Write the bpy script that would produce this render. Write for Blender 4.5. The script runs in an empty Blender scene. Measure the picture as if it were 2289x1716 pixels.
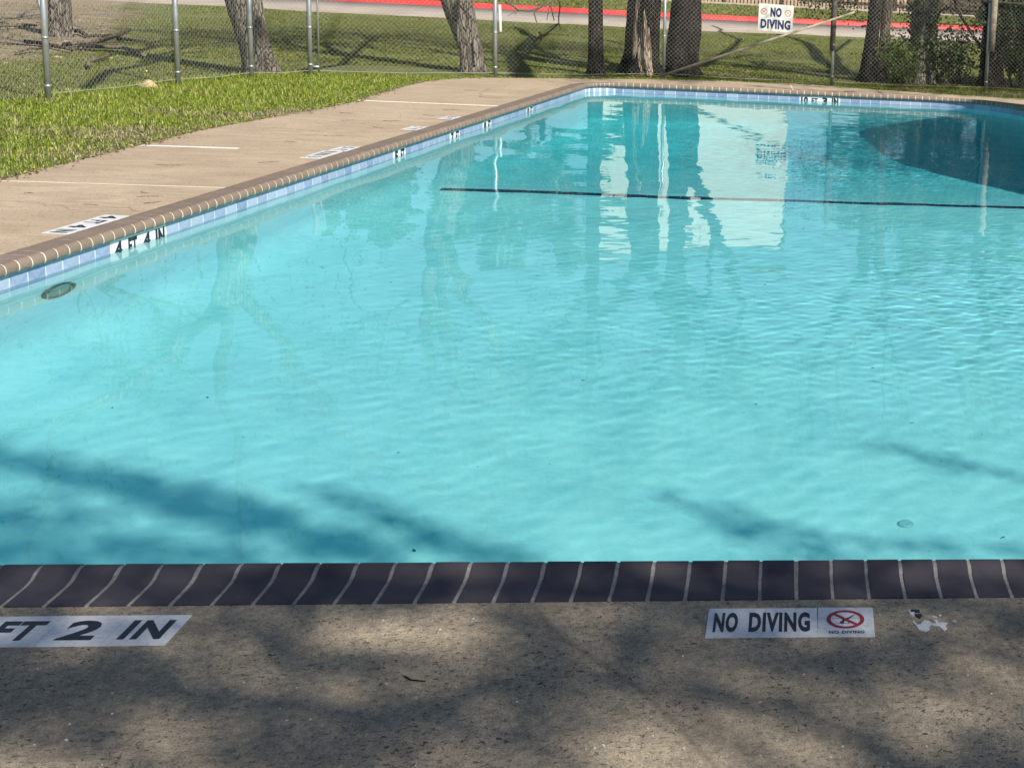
import bpy, math, random
import numpy as np
from mathutils import Vector, Matrix, noise
random.seed(7); rng = np.random.default_rng(7)
S = bpy.context.scene
C = S.collection
R = math.radians

# ------------------------------------------------------------------ camera, sky, sun
cd = bpy.data.cameras.new('camera'); cam = bpy.data.objects.new('camera', cd); C.objects.link(cam); S.camera = cam
cd.sensor_fit = 'HORIZONTAL'; cd.sensor_width = 36
cd.lens = 2919.44 / 2289 * 36
cd.shift_x = -(2137.5 - 1144.5) / 2289; cd.shift_y = (430.92 - 858) / 2289
cam.matrix_world = Matrix.Translation((0, 0, 1.718)) @ Matrix(((0.9901, -0.03258, -0.13654), (-0.1294, 0.16532, -0.97771), (0.05442, 0.9857, 0.15947))).to_4x4()
cd.clip_end = 900; cd.clip_start = 0.05
SUN_AZ, SUN_EL = 135, 40
w = bpy.data.worlds.new('World'); S.world = w; w.use_nodes = True
sky = w.node_tree.nodes.new('ShaderNodeTexSky'); sky.sky_type = 'NISHITA'; sky.sun_disc = False
sky.sun_elevation = R(SUN_EL); sky.sun_rotation = R(SUN_AZ); sky.air_density = 1.0; sky.dust_density = 0.6; sky.ozone_density = 1.2
w.node_tree.links.new(sky.outputs[0], w.node_tree.nodes['Background'].inputs[0])
w.node_tree.nodes['Background'].inputs[1].default_value = 0.065
sl = bpy.data.lights.new('sun', 'SUN'); sl.energy = 4.9; sl.angle = R(0.53); sl.color = (1.0, 0.93, 0.82)
sl.cycles.is_caustics_light = True
so = bpy.data.objects.new('sun', sl); C.objects.link(so)
SV = Vector((math.sin(R(SUN_AZ)) * math.cos(R(SUN_EL)), math.cos(R(SUN_AZ)) * math.cos(R(SUN_EL)), math.sin(R(SUN_EL))))
so.rotation_euler = SV.to_track_quat('Z', 'Y').to_euler()
S.view_settings.view_transform = 'Standard'; S.view_settings.look = 'None'
S.view_settings.exposure = 0.52; S.view_settings.gamma = 1; S.view_settings.use_curve_mapping = False
S.cycles.use_denoising = True
S.cycles.max_bounces = 10; S.cycles.transparent_max_bounces = 12

# ------------------------------------------------------------------ helpers
def tag(o, label=None, cat=None, group=None, kind=None):
    if label: o['label'] = label
    if cat: o['category'] = cat
    if group: o['group'] = group
    if kind: o['kind'] = kind
    return o
def link(o, parent=None):
    C.objects.link(o)
    if parent is not None: o.parent = parent
    return o
def empty(name, label, cat, group=None, loc=(0, 0, 0)):
    o = bpy.data.objects.new(name, None); o.empty_display_size = .1; o.location = loc; C.objects.link(o)
    return tag(o, label, cat, group)
def mesh_np(name, V, F, mat, parent=None, smooth=False, mi=None):
    """V (n,3); F (m,k) constant k"""
    V = np.asarray(V, np.float32); F = np.asarray(F, np.int32); k = F.shape[1]
    me = bpy.data.meshes.new(name)
    me.vertices.add(len(V)); me.vertices.foreach_set('co', V.ravel())
    me.loops.add(F.size); me.loops.foreach_set('vertex_index', F.ravel())
    me.polygons.add(len(F)); me.polygons.foreach_set('loop_start', np.arange(0, F.size, k, dtype=np.int32))
    me.polygons.foreach_set('loop_total', np.full(len(F), k, np.int32))
    me.update(calc_edges=True); me.validate()
    for m in (mat if isinstance(mat, (list, tuple)) else [mat]): me.materials.append(m)
    if smooth: me.shade_smooth()
    o = bpy.data.objects.new(name, me); return link(o, parent)
class MB:
    def __init__(s): s.v = []; s.f = []
    def add(s, v, f):
        b = len(s.v); s.v += [tuple(p) for p in v]; s.f += [tuple(b + i for i in q) for q in f]
    def box(s, c, d, rot=None):
        x, y, z = d[0] / 2, d[1] / 2, d[2] / 2
        P = [Vector(p) for p in ((-x, -y, -z), (x, -y, -z), (x, y, -z), (-x, y, -z), (-x, -y, z), (x, -y, z), (x, y, z), (-x, y, z))]
        if rot is not None: P = [rot @ p for p in P]
        c = Vector(c)
        s.add([c + p for p in P], [(3, 2, 1, 0), (4, 5, 6, 7), (0, 1, 5, 4), (1, 2, 6, 5), (2, 3, 7, 6), (3, 0, 4, 7)])
    def tube(s, pts, rad, n=8, cap=True, rfun=None):
        pts = [Vector(p) for p in pts]; b = len(s.v)
        if not hasattr(rad, '__len__'): rad = [rad] * len(pts)
        prev = None
        for i, p in enumerate(pts):
            t = (pts[min(i + 1, len(pts) - 1)] - pts[max(i - 1, 0)]).normalized()
            if prev is None:
                a = Vector((1, 0, 0)) if abs(t.x) < .9 else Vector((0, 1, 0))
                u = (a - t * a.dot(t)).normalized()
            else: u = (prev - t * prev.dot(t)).normalized()
            prev = u; v = t.cross(u)
            for k in range(n):
                an = 2 * math.pi * k / n; r = rad[i] * (rfun(an, i, p) if rfun else 1)
                s.v.append(tuple(p + (u * math.cos(an) + v * math.sin(an)) * r))
        for i in range(len(pts) - 1):
            for k in range(n):
                a = b + i * n + k; a2 = b + i * n + (k + 1) % n
                s.f.append((a, a2, a2 + n, a + n))
        if cap:
            s.f.append(tuple(b + k for k in range(n))[::-1]); s.f.append(tuple(b + (len(pts) - 1) * n + k for k in range(n)))
    def poly(s, pts2, z0, z1):
        """extruded convex/concave polygon, ccw"""
        n = len(pts2); b = len(s.v)
        s.v += [(p[0], p[1], z1) for p in pts2] + [(p[0], p[1], z0) for p in pts2]
        s.f.append(tuple(b + i for i in range(n)))
        for i in range(n):
            j = (i + 1) % n; s.f.append((b + i, b + n + i, b + n + j, b + j))
    def build(s, name, mat, parent=None, smooth=False):
        me = bpy.data.meshes.new(name); me.from_pydata(s.v, [], s.f); me.update()
        for m in (mat if isinstance(mat, (list, tuple)) else [mat]): me.materials.append(m)
        if smooth: me.shade_smooth()
        o = bpy.data.objects.new(name, me); return link(o, parent)
def bevel(o, wdt, seg=2, auto=True):
    m = o.modifiers.new('bevel', 'BEVEL'); m.width = wdt; m.segments = seg; m.limit_method = 'ANGLE'; return o

# node material helper
class NM:
    def __init__(s, name, rough=.8, color=(.5, .5, .5), metal=0, spec=.5):
        s.m = bpy.data.materials.new(name); s.m.use_nodes = True; s.t = s.m.node_tree; s.n = s.t.nodes
        s.b = s.n['Principled BSDF']; s.out = s.n['Material Output']
        s.b.inputs['Base Color'].default_value = (*color, 1); s.b.inputs['Roughness'].default_value = rough
        s.b.inputs['Metallic'].default_value = metal; s.b.inputs['Specular IOR Level'].default_value = spec
        s.tc = None
    def L(s, a, b): s.t.links.new(a, b)
    def co(s, scale=None, kind='Object'):
        if s.tc is None: s.tc = s.n.new('ShaderNodeTexCoord')
        o = s.tc.outputs[kind]
        if scale is None: return o
        mp = s.n.new('ShaderNodeMapping'); mp.inputs['Scale'].default_value = scale if hasattr(scale, '__len__') else (scale,) * 3
        s.L(o, mp.inputs[0]); return mp.outputs[0]
    def noise(s, sc=5, det=4, rough=.55, vec=None, dist=0):
        n = s.n.new('ShaderNodeTexNoise'); n.inputs['Scale'].default_value = sc; n.inputs['Detail'].default_value = det
        n.inputs['Roughness'].default_value = rough; n.inputs['Distortion'].default_value = dist
        s.L(vec if vec is not None else s.co(), n.inputs['Vector']); return n.outputs[0]
    def voro(s, sc=5, feat='F1', vec=None, rnd=1):
        n = s.n.new('ShaderNodeTexVoronoi'); n.feature = feat; n.inputs['Scale'].default_value = sc
        n.inputs['Randomness'].default_value = rnd
        s.L(vec if vec is not None else s.co(), n.inputs['Vector']); return n
    def ramp(s, fac, stops, interp='LINEAR'):
        r = s.n.new('ShaderNodeValToRGB'); r.color_ramp.interpolation = interp; e = r.color_ramp.elements
        while len(e) < len(stops): e.new(.5)
        for el, (p, c) in zip(e, stops):
            el.position = p; el.color = (*c, 1) if hasattr(c, '__len__') else (c, c, c, 1)
        s.L(fac, r.inputs[0]); return r.outputs[0]
    def mix(s, f, a, b, mode='MIX'):
        m = s.n.new('ShaderNodeMix'); m.data_type = 'RGBA'; m.blend_type = mode
        for v, k in ((f, 0), (a, 6), (b, 7)):
            if hasattr(v, 'links') or hasattr(v, 'is_linked'): s.L(v, m.inputs[k])
            elif k == 0: m.inputs[0].default_value = v
            else: m.inputs[k].default_value = (*v, 1) if hasattr(v, '__len__') else (v, v, v, 1)
        return m.outputs[2]
    def math(s, op, a, b=0, clamp=False):
        m = s.n.new('ShaderNodeMath'); m.operation = op; m.use_clamp = clamp
        for v, k in ((a, 0), (b, 1)):
            if hasattr(v, 'is_linked'): s.L(v, m.inputs[k])
            else: m.inputs[k].default_value = v
        return m.outputs[0]
    def rnd(s, island=False):
        if island:
            n = s.n.new('ShaderNodeNewGeometry'); return n.outputs['Random Per Island']
        return s.n.new('ShaderNodeObjectInfo').outputs['Random']
    def col(s, c): s.L(c, s.b.inputs['Base Color']); return s
    def rgh(s, c): s.L(c, s.b.inputs['Roughness']); return s
    def bump(s, h, st=.3, d=.01):
        b = s.n.new('ShaderNodeBump'); b.inputs['Strength'].default_value = st; b.inputs['Distance'].default_value = d
        s.L(h, b.inputs['Height']); 
        if s.b.inputs['Normal'].is_linked: s.L(s.b.inputs['Normal'].links[0].from_socket, b.inputs['Normal'])
        s.L(b.outputs[0], s.b.inputs['Normal']); return s
    def xyz(s):
        n = s.n.new('ShaderNodeSeparateXYZ'); s.L(s.co(), n.inputs[0]); return n.outputs

# ------------------------------------------------------------------ materials
def make_concrete():
    m = NM('concrete', rough=.92, spec=.25)
    big = m.noise(.9, 5, .6); mid = m.noise(7, 6, .65, m.co((.3, 1, 1)), .8)
    fine = m.noise(170, 4, .75); grit = m.noise(420, 2, .6); mott = m.noise(38, 5, .7)
    base = m.ramp(big, [(.3, (.43, .335, .235)), (.55, (.51, .405, .29)), (.75, (.56, .455, .335))])
    base = m.mix(m.ramp(mid, [(.38, 0), (.68, .85)]), base, (.36, .285, .205))
    x, y, z = m.xyz()
    near = m.math('LESS_THAN', y, 4.43)   # the near apron is an older pour with open aggregate
    nb = m.ramp(m.noise(2.0, 6, .7), [(.3, (.44, .365, .265)), (.55, (.55, .455, .33)), (.75, (.63, .53, .39))])
    base = m.mix(near, base, nb)
    base = m.mix(m.math('MULTIPLY', m.ramp(mott, [(.38, .5), (.6, 0)]), m.math('ADD', near, .25)), base, (.19, .165, .135))
    base = m.mix(m.math('MULTIPLY', m.ramp(fine, [(.42, .85), (.55, 0)]), m.math('ADD', m.math('MULTIPLY', near, .42), .15)), base, (.11, .095, .078))
    base = m.mix(m.math('MULTIPLY', m.ramp(grit, [(.52, 0), (.70, .8)]), m.math('ADD', m.math('MULTIPLY', near, .5), .1)), base, (.60, .54, .44))
    patch = m.ramp(m.noise(3.2, 3, .6), [(.36, .25), (.62, 1)])
    pits = m.math('MULTIPLY', m.ramp(m.noise(95, 3, .6, m.co((.75, 1, 1)), .8), [(.35, 1), (.40, 0)]), patch)
    base = m.mix(m.math('MULTIPLY', pits, .9), base, (.035, .03, .027))
    stone = m.ramp(m.voro(46).outputs['Distance'], [(.035, 1), (.05, 0)])
    base = m.mix(m.math('MULTIPLY', stone, .3), base, (.60, .57, .50))
    crack = m.ramp(m.voro(.42, 'DISTANCE_TO_EDGE', m.mix(.35, m.co(), m.n.new('ShaderNodeTexNoise').outputs[1])).outputs['Distance'], [(.0, 1), (.0035, 0)])
    base = m.mix(m.math('MULTIPLY', crack, .45), base, (.12, .10, .08))
    m.col(base)
    h = m.math('ADD', m.math('MULTIPLY', fine, 1.0), m.math('MULTIPLY', grit, .6)); h = m.math('SUBTRACT', h, m.math('MULTIPLY', pits, 1.4))
    return m.bump(m.math('MULTIPLY', h, m.math('ADD', near, .3)), .9, .005).m
CONC = make_concrete()
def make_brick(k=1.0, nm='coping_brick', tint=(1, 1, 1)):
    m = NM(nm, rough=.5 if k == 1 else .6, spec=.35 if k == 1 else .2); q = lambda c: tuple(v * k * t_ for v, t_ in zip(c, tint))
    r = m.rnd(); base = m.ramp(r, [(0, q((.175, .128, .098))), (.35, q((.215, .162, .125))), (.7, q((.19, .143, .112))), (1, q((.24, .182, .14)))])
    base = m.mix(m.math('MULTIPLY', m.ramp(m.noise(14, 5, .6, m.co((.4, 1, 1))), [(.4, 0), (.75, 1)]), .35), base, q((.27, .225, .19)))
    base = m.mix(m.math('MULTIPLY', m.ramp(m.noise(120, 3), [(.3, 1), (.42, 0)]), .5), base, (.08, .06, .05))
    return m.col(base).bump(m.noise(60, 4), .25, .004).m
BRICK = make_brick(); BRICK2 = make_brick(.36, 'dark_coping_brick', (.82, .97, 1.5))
GROUT = NM('grout', rough=.9); GROUT.col(GROUT.mix(GROUT.ramp(GROUT.noise(60, 4), [(.3, 0), (.7, 1)]), (.52, .46, .38), (.72, .65, .54))).bump(GROUT.noise(180, 3), .5, .003); GROUT = GROUT.m
def make_tile():
    m = NM('waterline_tile', rough=.22)
    r = m.rnd(); c = m.ramp(r, [(0, (.15, .21, .37)), (.45, (.22, .29, .45)), (.75, (.26, .32, .46)), (1, (.34, .41, .54))])
    c = m.mix(m.ramp(m.noise(22, 5, .7), [(.35, 0), (.75, .6)]), c, (.44, .51, .63))
    return m.col(c).bump(m.noise(35, 2), .06, .01).m
TILE = make_tile()
TGROUT = NM('tile_grout', rough=.8, color=(.72, .74, .74)); TGROUT.col(TGROUT.ramp(TGROUT.noise(40, 3), [(.3, (.60, .64, .68)), (.7, (.76, .79, .80))])); TGROUT = TGROUT.m
MARK = NM('marker_ceramic', rough=.3); MARK.col(MARK.ramp(MARK.noise(30, 5, .7), [(.35, (.66, .68, .70)), (.7, (.80, .80, .80))])).bump(MARK.noise(15, 2), .1, .004); MARK = MARK.m
DMARK = NM('deck_marker_vinyl', rough=.55); DMARK.col(DMARK.mix(DMARK.ramp(DMARK.noise(70, 6, .8), [(.50, 0), (.68, .75)]), DMARK.ramp(DMARK.noise(6, 5, .7), [(.35, (.58, .60, .63)), (.7, (.74, .75, .76))]), (.42, .40, .37))).bump(DMARK.noise(220, 3), .3, .001); DMARK = DMARK.m
def plain(name, c, rough=.6, metal=0, var=.2, sc=30, bump=.2, bd=.004):
    m = NM(name, rough=rough, metal=metal); d = tuple(x * (1 - var) for x in c); l = tuple(min(1, x * (1 + var)) for x in c)
    return m.col(m.ramp(m.noise(sc, 5, .6), [(.3, d), (.7, l)])).bump(m.noise(sc * 4, 3), bump, bd).m
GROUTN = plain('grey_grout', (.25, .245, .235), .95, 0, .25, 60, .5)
INK = plain('black_ink', (.012, .014, .024), .45)
FADED = plain('faded_ink', (.16, .17, .18), .7, var=.5, sc=60)
REDINK = plain('red_ink', (.32, .02, .045), .5)
NAVYT = plain('navy_tile', (.012, .03, .09), .3, var=.4)
CAULK = plain('caulk', (.70, .66, .58), .8, var=.12)
def make_plaster():
    m = NM('pool_plaster', rough=.75)
    c = m.ramp(m.noise(.8, 5, .6), [(.3, (.66, .80, .79)), (.7, (.74, .86, .85))])
    c = m.mix(m.math('MULTIPLY', m.ramp(m.noise(3.5, 6, .7, m.co((1, .5, 1))), [(.42, 0), (.68, 1)]), .7), c, (.47, .69, .70))
    c = m.mix(m.math('MULTIPLY', m.ramp(m.noise(9, 7, .75, m.co((.5, 1, 1)), 1.2), [(.45, 0), (.62, 1)]), .45), c, (.86, .93, .91))
    spk = m.ramp(m.voro(5.5).outputs['Distance'], [(.02, 1), (.035, 0)])
    spk = m.math('MULTIPLY', spk, m.ramp(m.noise(1.5, 2), [(.42, 0), (.48, 1)]))
    c = m.mix(m.math('MULTIPLY', spk, .75), c, (.10, .16, .13))
    return m.col(c).bump(m.noise(20, 4), .15, .004).m
PLASTER = make_plaster()
def make_ground():
    m = NM('ground', rough=.95)
    g = m.ramp(m.noise(1.3, 6, .65), [(.3, (.10, .125, .022)), (.5, (.15, .175, .035)), (.7, (.21, .22, .06))])
    dry = m.ramp(m.noise(4.5, 6, .7), [(.5, 0), (.68, 1)])
    g = m.mix(m.math('MULTIPLY', dry, .6), g, (.27, .235, .13))
    g = m.mix(m.ramp(m.noise(45, 4, .7), [(.35, .5), (.6, 0)]), g, (.03, .045, .012))
    dirt = m.ramp(m.noise(5, 7, .7, m.co((.6, 1, 1))), [(.3, (.25, .19, .12)), (.5, (.38, .30, .20)), (.7, (.50, .41, .28))])
    dirt = m.mix(m.ramp(m.noise(60, 4, .7), [(.4, .6), (.6, 0)]), dirt, (.10, .07, .045))
    x, y, z = m.xyz()
    # leaf litter and bare soil under the far left tree
    d = m.math('ADD', m.math('MULTIPLY', m.math('ADD', x, 10.6), -1), m.math('MULTIPLY', m.noise(.9, 4, .6), 3.4))
    d = m.math('SUBTRACT', d, m.math('MULTIPLY', m.math('MAXIMUM', m.math('SUBTRACT', y, 22), 0), .42))
    d = m.math('SUBTRACT', d, m.math('MULTIPLY', m.math('MAXIMUM', m.math('SUBTRACT', 19.2, y), 0), 1.3))
    f = m.ramp(m.math('MULTIPLY', d, .5), [(.55, 0), (1.0, 1)])
    return m.col(m.mix(f, g, dirt)).bump(m.noise(50, 5, .75), .8, .03).m
GROUND = make_ground()
def leafmat(name, stops, rough=.55, trans=.35):
    m = NM(name, rough=rough, spec=.3); c = m.ramp(m.rnd(True), stops); m.col(c)
    tr = m.n.new('ShaderNodeBsdfTranslucent'); m.L(c, tr.inputs[0]); mx = m.n.new('ShaderNodeMixShader'); mx.inputs[0].default_value = trans
    m.L(m.b.outputs[0], mx.inputs[1]); m.L(tr.outputs[0], mx.inputs[2]); m.L(mx.outputs[0], m.out.inputs[0]); return m.m
LUSH = leafmat('lush_grass', [(0, (.12, .19, .012)), (.4, (.23, .32, .028)), (.72, (.35, .42, .06)), (.86, (.43, .44, .11)), (.95, (.54, .49, .23)), (1, (.66, .60, .36))])
LAWN = leafmat('lawn_grass', [(0, (.12, .15, .022)), (.4, (.175, .21, .035)), (.7, (.23, .25, .055)), (.9, (.30, .29, .10)), (1, (.40, .36, .17))])
DRYG = leafmat('dry_grass', [(0, (.20, .17, .08)), (.5, (.42, .36, .20)), (.9, (.62, .55, .36)), (1, (.12, .19, .03))])
SPRING = leafmat('spring_leaf', [(0, (.05, .09, .015)), (.5, (.09, .15, .025)), (1, (.17, .23, .05))])
DARKLEAF = leafmat('dark_leaf', [(0, (.015, .03, .012)), (.5, (.03, .055, .018)), (.85, (.06, .10, .03)), (1, (.12, .18, .05))], trans=.2)
def bark(name, a, b, c, sc=1):
    m = NM(name, rough=.95, spec=.2); v = m.co((1, 1, .16)); n1 = m.noise(16 * sc, 6, .7, v, .7); n2 = m.voro(26 * sc, 'DISTANCE_TO_EDGE', v).outputs['Distance']
    col = m.ramp(n1, [(.3, a), (.5, b), (.72, c)])
    col = m.mix(m.ramp(n2, [(.02, .8), (.12, 0)]), col, tuple(x * .35 for x in a))
    col = m.mix(m.ramp(m.noise(3, 4), [(.5, 0), (.75, .5)]), col, tuple(min(1, x * 1.3) for x in c))
    h = m.math('ADD', m.math('MULTIPLY', n1, .7), m.ramp(n2, [(0, 0), (.15, 1)]))
    return m.col(col).bump(h, .9, .03).m
BARK_G = bark('grey_bark', (.085, .074, .062), (.19, .168, .14), (.36, .325, .275))
BARK_D = bark('dark_shaded_bark', (.012, .010, .009), (.024, .020, .018), (.055, .045, .038))  # near-black tone also carries the shade over the far trunks
BARK_B = bark('brown_bark', (.05, .04, .032), (.11, .085, .065), (.19, .15, .12))
BAREWOOD = bark('bare_wood', (.22, .15, .10), (.36, .28, .21), (.52, .46, .38))
STICK = bark('stick_wood', (.14, .11, .08), (.30, .24, .18), (.45, .38, .29), 3)
GALV = plain('galvanised_steel', (.42, .45, .47), .42, .65, .15, 12, .05)
WIRE = plain('fence_wire', (.47, .47, .43), .55, .15, .2, 20, 0)
DKBROWN = plain('dark_brown_post', (.10, .085, .07), .9, 0, .5, 20, .5)  # dark brown tone for the upper sleeve and the rail
OLDWOOD = plain('old_wood_post', (.26, .22, .17), .9, 0, .35, 25, .6)
POLEM = plain('tan_pole', (.36, .32, .24), .6, 0, .2, 15)
PVC = plain('white_pvc', (.78, .77, .74), .4, 0, .06, 8)
SIGNM = plain('sign_white', (.80, .79, .72), .4, 0, .05, 5, .05)
SIGNINK = plain('sign_ink', (.03, .03, .11), .5)
ORANGE = plain('faded_red', (.62, .22, .12), .6)
ROADM = NM('road_concrete', rough=.9); ROADM.col(ROADM.mix(ROADM.ramp(ROADM.noise(.7, 5), [(.4, 0), (.7, .6)]), ROADM.ramp(ROADM.noise(6, 6, .7, ROADM.co((.15, 1, 1))), [(.3, (.27, .23, .20)), (.7, (.42, .365, .32))]), (.24, .205, .18))); ROADM = ROADM.m
REDC = NM('red_curb_paint', rough=.6); REDC.col(REDC.mix(REDC.ramp(REDC.noise(18, 6, .75), [(.6, 0), (.75, .8)]), REDC.ramp(REDC.noise(3, 4), [(.3, (.52, .03, .03)), (.7, (.66, .055, .05))]), (.42, .25, .22))); REDC = REDC.m
PICKET = NM('picket_wood', rough=.9); PICKET.col(PICKET.mix(PICKET.ramp(PICKET.noise(6, 5, .7, PICKET.co((1, 1, .1))), [(.3, 0), (.7, 1)]), PICKET.ramp(PICKET.rnd(True), [(0, (.30, .20, .13)), (.5, (.42, .30, .20)), (1, (.52, .40, .29))]), (.48, .37, .27))); PICKET = PICKET.m
STUCCO = plain('pale_stucco', (.74, .71, .64), .9, 0, .05, 3)
ROOFM = plain('roof_shingle', (.12, .10, .09), .9, 0, .3, 20)
GLASSW = NM('window_glass', rough=.08, color=(.03, .04, .05)).m
SOIL = plain('ant_hill_soil', (.55, .42, .24), .95, 0, .25, 40, .8, .02)

# ------------------------------------------------------------------ pool outline (back line of the coping)
FARY = 19.42
def lx(y): return -4.09 + .1038 * (y - 7.42)          # left side leans in towards the deep end
def rx(y): return 3.62 + .14 * (18.2 - y)             # right side
corners = [((lx(3.425), 3.425), .75), ((rx(3.425), 3.425), .75), ((rx(19.25), 19.25), 1.35), ((lx(FARY), FARY), .6)]
def outline(step=.02):
    P = [Vector((*c, 0)).to_2d() for c, _ in corners]; n = len(P); out = []
    for i in range(n):
        p, r = P[i], corners[i][1]; a = (P[i - 1] - p).normalized(); b = (P[(i + 1) % n] - p).normalized()
        half = a.angle(b) / 2; d = r / math.tan(half); cen = p + (a + b).normalized() * (r / math.sin(half))
        s0, s1 = p + a * d, p + b * d; a0 = math.atan2(*(s0 - cen).yx); a1 = math.atan2(*(s1 - cen).yx)
        da = (a1 - a0 + math.pi) % (2 * math.pi) - math.pi; k = max(3, int(abs(da) * r / step))
        out += [cen + Vector((math.cos(a0 + da * j / k), math.sin(a0 + da * j / k))) * r for j in range(k + 1)]
    return out
OUT = outline()                                         # ccw
# arclength parametrisation
OP = np.array([[p.x, p.y] for p in OUT]); OPc = np.vstack([OP, OP[:1]])
SEG = np.hypot(*(OPc[1:] - OPc[:-1]).T); CUM = np.concatenate([[0], np.cumsum(SEG)]); PER = CUM[-1]
def at(s):
    s = s % PER; i = int(np.searchsorted(CUM, s, 'right') - 1); i = min(i, len(SEG) - 1)
    return OPc[i] + (OPc[i + 1] - OPc[i]) * ((s - CUM[i]) / max(SEG[i], 1e-9))
def frame(s):
    a, b = at(s - .012), at(s + .012); t = (b - a) / np.hypot(*(b - a)); return at(s), t, np.array([-t[1], t[0]])   # inward normal (ccw)
def s_of(pt):
    best, bs = 1e9, 0
    for i in range(len(SEG)):
        a, b = OPc[i], OPc[i + 1]; ab = b - a; k = np.clip(np.dot(np.array(pt) - a, ab) / max(ab @ ab, 1e-12), 0, 1); d = np.hypot(*(a + ab * k - pt))
        if d < best: best, bs = d, CUM[i] + SEG[i] * k
    return bs

pool = empty('swimming_pool', 'turquoise outdoor swimming pool with brown brick coping and blue waterline tiles', 'swimming pool')
# coping bricks
PROF = [(0, -.044), (0, .002), (.07, .0015), (.118, .002), (.142, .006), (.160, .015), (.178, .0215), (.198, .0225), (.213, .015), (.222, -.002), (.2235, -.022), (.216, -.038), (.200, -.044)]
def coping_mesh(name, st0, st1, inset=0.0, mat=BRICK):
    (p0, n0), (p1, n1) = st0, st1
    V = []; m = len(PROF)
    for (p, nn) in ((p0, n0), (p1, n1)):
        for (s, z) in PROF: V.append((p[0] + nn[0] * s, p[1] + nn[1] * s, z))
    F = [tuple(range(m)), tuple(range(2 * m - 1, m - 1, -1))] + [(i, m + i, m + (i + 1) % m, (i + 1) % m) for i in range(m)]
    me = bpy.data.meshes.new(name); me.from_pydata(V, [], F); me.materials.append(mat); me.shade_smooth()
    me.set_sharp_from_angle(angle=R(50)); return me
s_phase = s_of((-1.9386, 3.425)); PITCH = .1016
nb = int(round(PER / PITCH)); pitch = PER / nb; shared = None
# keep the measured pitch exact on the near edge and left side; the remainder is spread over the right side
s_seam = s_of((rx(8), 8)); rest = MB(); i_min = int(math.ceil((s_seam - PER - s_phase) / PITCH)); shared2 = None
for i in range(i_min, i_min + nb):
    s0 = s_phase + i * PITCH
    jj = .0058; a = frame(s0 + jj); b = frame(s0 + PITCH - jj); cpt, t, nn = frame(s0 + PITCH / 2)
    x, y = cpt
    off_frame = (y < 16 and x > 2.0) or (x < -2.4 and y < 6.4)
    if off_frame:                                      # past the first 300 bricks: one joined part
        bb = len(rest.v); m_ = len(PROF)
        for (p_, n_) in ((a[0], a[2]), (b[0], b[2])): rest.v += [(p_[0] + n_[0] * q_, p_[1] + n_[1] * q_, z_) for q_, z_ in PROF]
        rest.f += [tuple(range(bb, bb + m_)), tuple(range(bb + 2 * m_ - 1, bb + m_ - 1, -1))] + [(bb + i_, bb + m_ + i_, bb + m_ + (i_ + 1) % m_, bb + (i_ + 1) % m_) for i_ in range(m_)]
        continue
    curved = abs(a[1] @ b[1]) < .99995
    if curved:
        me = coping_mesh('brick', (a[0], a[2]), (b[0], b[2])); o = bpy.data.objects.new('brick', me)
    else:
        if shared is None:
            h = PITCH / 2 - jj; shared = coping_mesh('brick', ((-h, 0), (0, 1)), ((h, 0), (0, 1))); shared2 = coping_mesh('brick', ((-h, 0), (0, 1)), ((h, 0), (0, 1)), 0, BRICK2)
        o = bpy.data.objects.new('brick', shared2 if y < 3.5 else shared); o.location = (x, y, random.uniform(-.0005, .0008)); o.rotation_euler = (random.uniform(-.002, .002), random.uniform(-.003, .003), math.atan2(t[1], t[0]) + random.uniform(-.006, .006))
    link(o, pool)
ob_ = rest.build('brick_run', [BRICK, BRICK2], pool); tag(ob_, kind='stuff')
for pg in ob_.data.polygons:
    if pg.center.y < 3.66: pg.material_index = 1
# grout bed and wall backing follow the whole outline
def sweep(name, prof, mat, step=.05, closed=False, zfun=None, smooth=True):
    n = int(PER / step); m = len(prof); V = []
    for i in range(n):
        p, t, nn = frame(PER * i / n)
        for (s, z) in prof: V.append((p[0] + nn[0] * s, p[1] + nn[1] * s, z if not callable(z) else z(p, nn)))
    i = np.arange(n)[:, None] * m; j = ((np.arange(n) + 1) % n)[:, None] * m; k = np.arange(m - 1 if not closed else m)[None]; k2 = (k + 1) % m
    F = np.stack([i + k, j + k, j + k2, i + k2], -1).reshape(-1, 4)
    return mesh_np(name, V, F, mat, pool, smooth)
inset = [(0.001, -.044), (.001, .0)] + [(s - .002 if s > .15 else s, z - .0022) for s, z in PROF[2:-1]] + [(.199, -.043)]
g = sweep('coping_grout', inset, [GROUT, GROUTN])
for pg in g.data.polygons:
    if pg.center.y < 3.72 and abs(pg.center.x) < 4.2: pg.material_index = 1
g = sweep('tile_grout', [(.16, -.046), (.1895, -.046), (.1895, -.205), (.150, -.206)], TGROUT, smooth=False); g.cycles.is_caustics_receiver = True
# waterline tiles
WZ = -.117
def tile_mesh(wd, hh, name='tile', mat=TILE):
    mb = MB(); mb.box((0, 0, 0), (wd, .008, hh)); me = bpy.data.meshes.new(name); me.from_pydata(mb.v, [], mb.f); me.materials.append(mat); return me
def place_tile(s, me, name, parent, off=.1875, zc=-.121):
    p, t, nn = frame(s); o = bpy.data.objects.new(name, me)
    o.location = (p[0] + nn[0] * off, p[1] + nn[1] * off, zc + random.uniform(-.001, .001)); o.rotation_euler = (0, random.uniform(-.004, .004), math.atan2(t[1], t[0]))
    o.cycles.is_caustics_receiver = True; return link(o, parent)
def inner_y_to_s(y): return s_of((lx(y), y))
TP = .1425
marks = []                                             # (s_start, s_end)
def reserve(name, s0, n, tp): marks.append((s0, s0 + n * tp)); return s0
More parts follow.
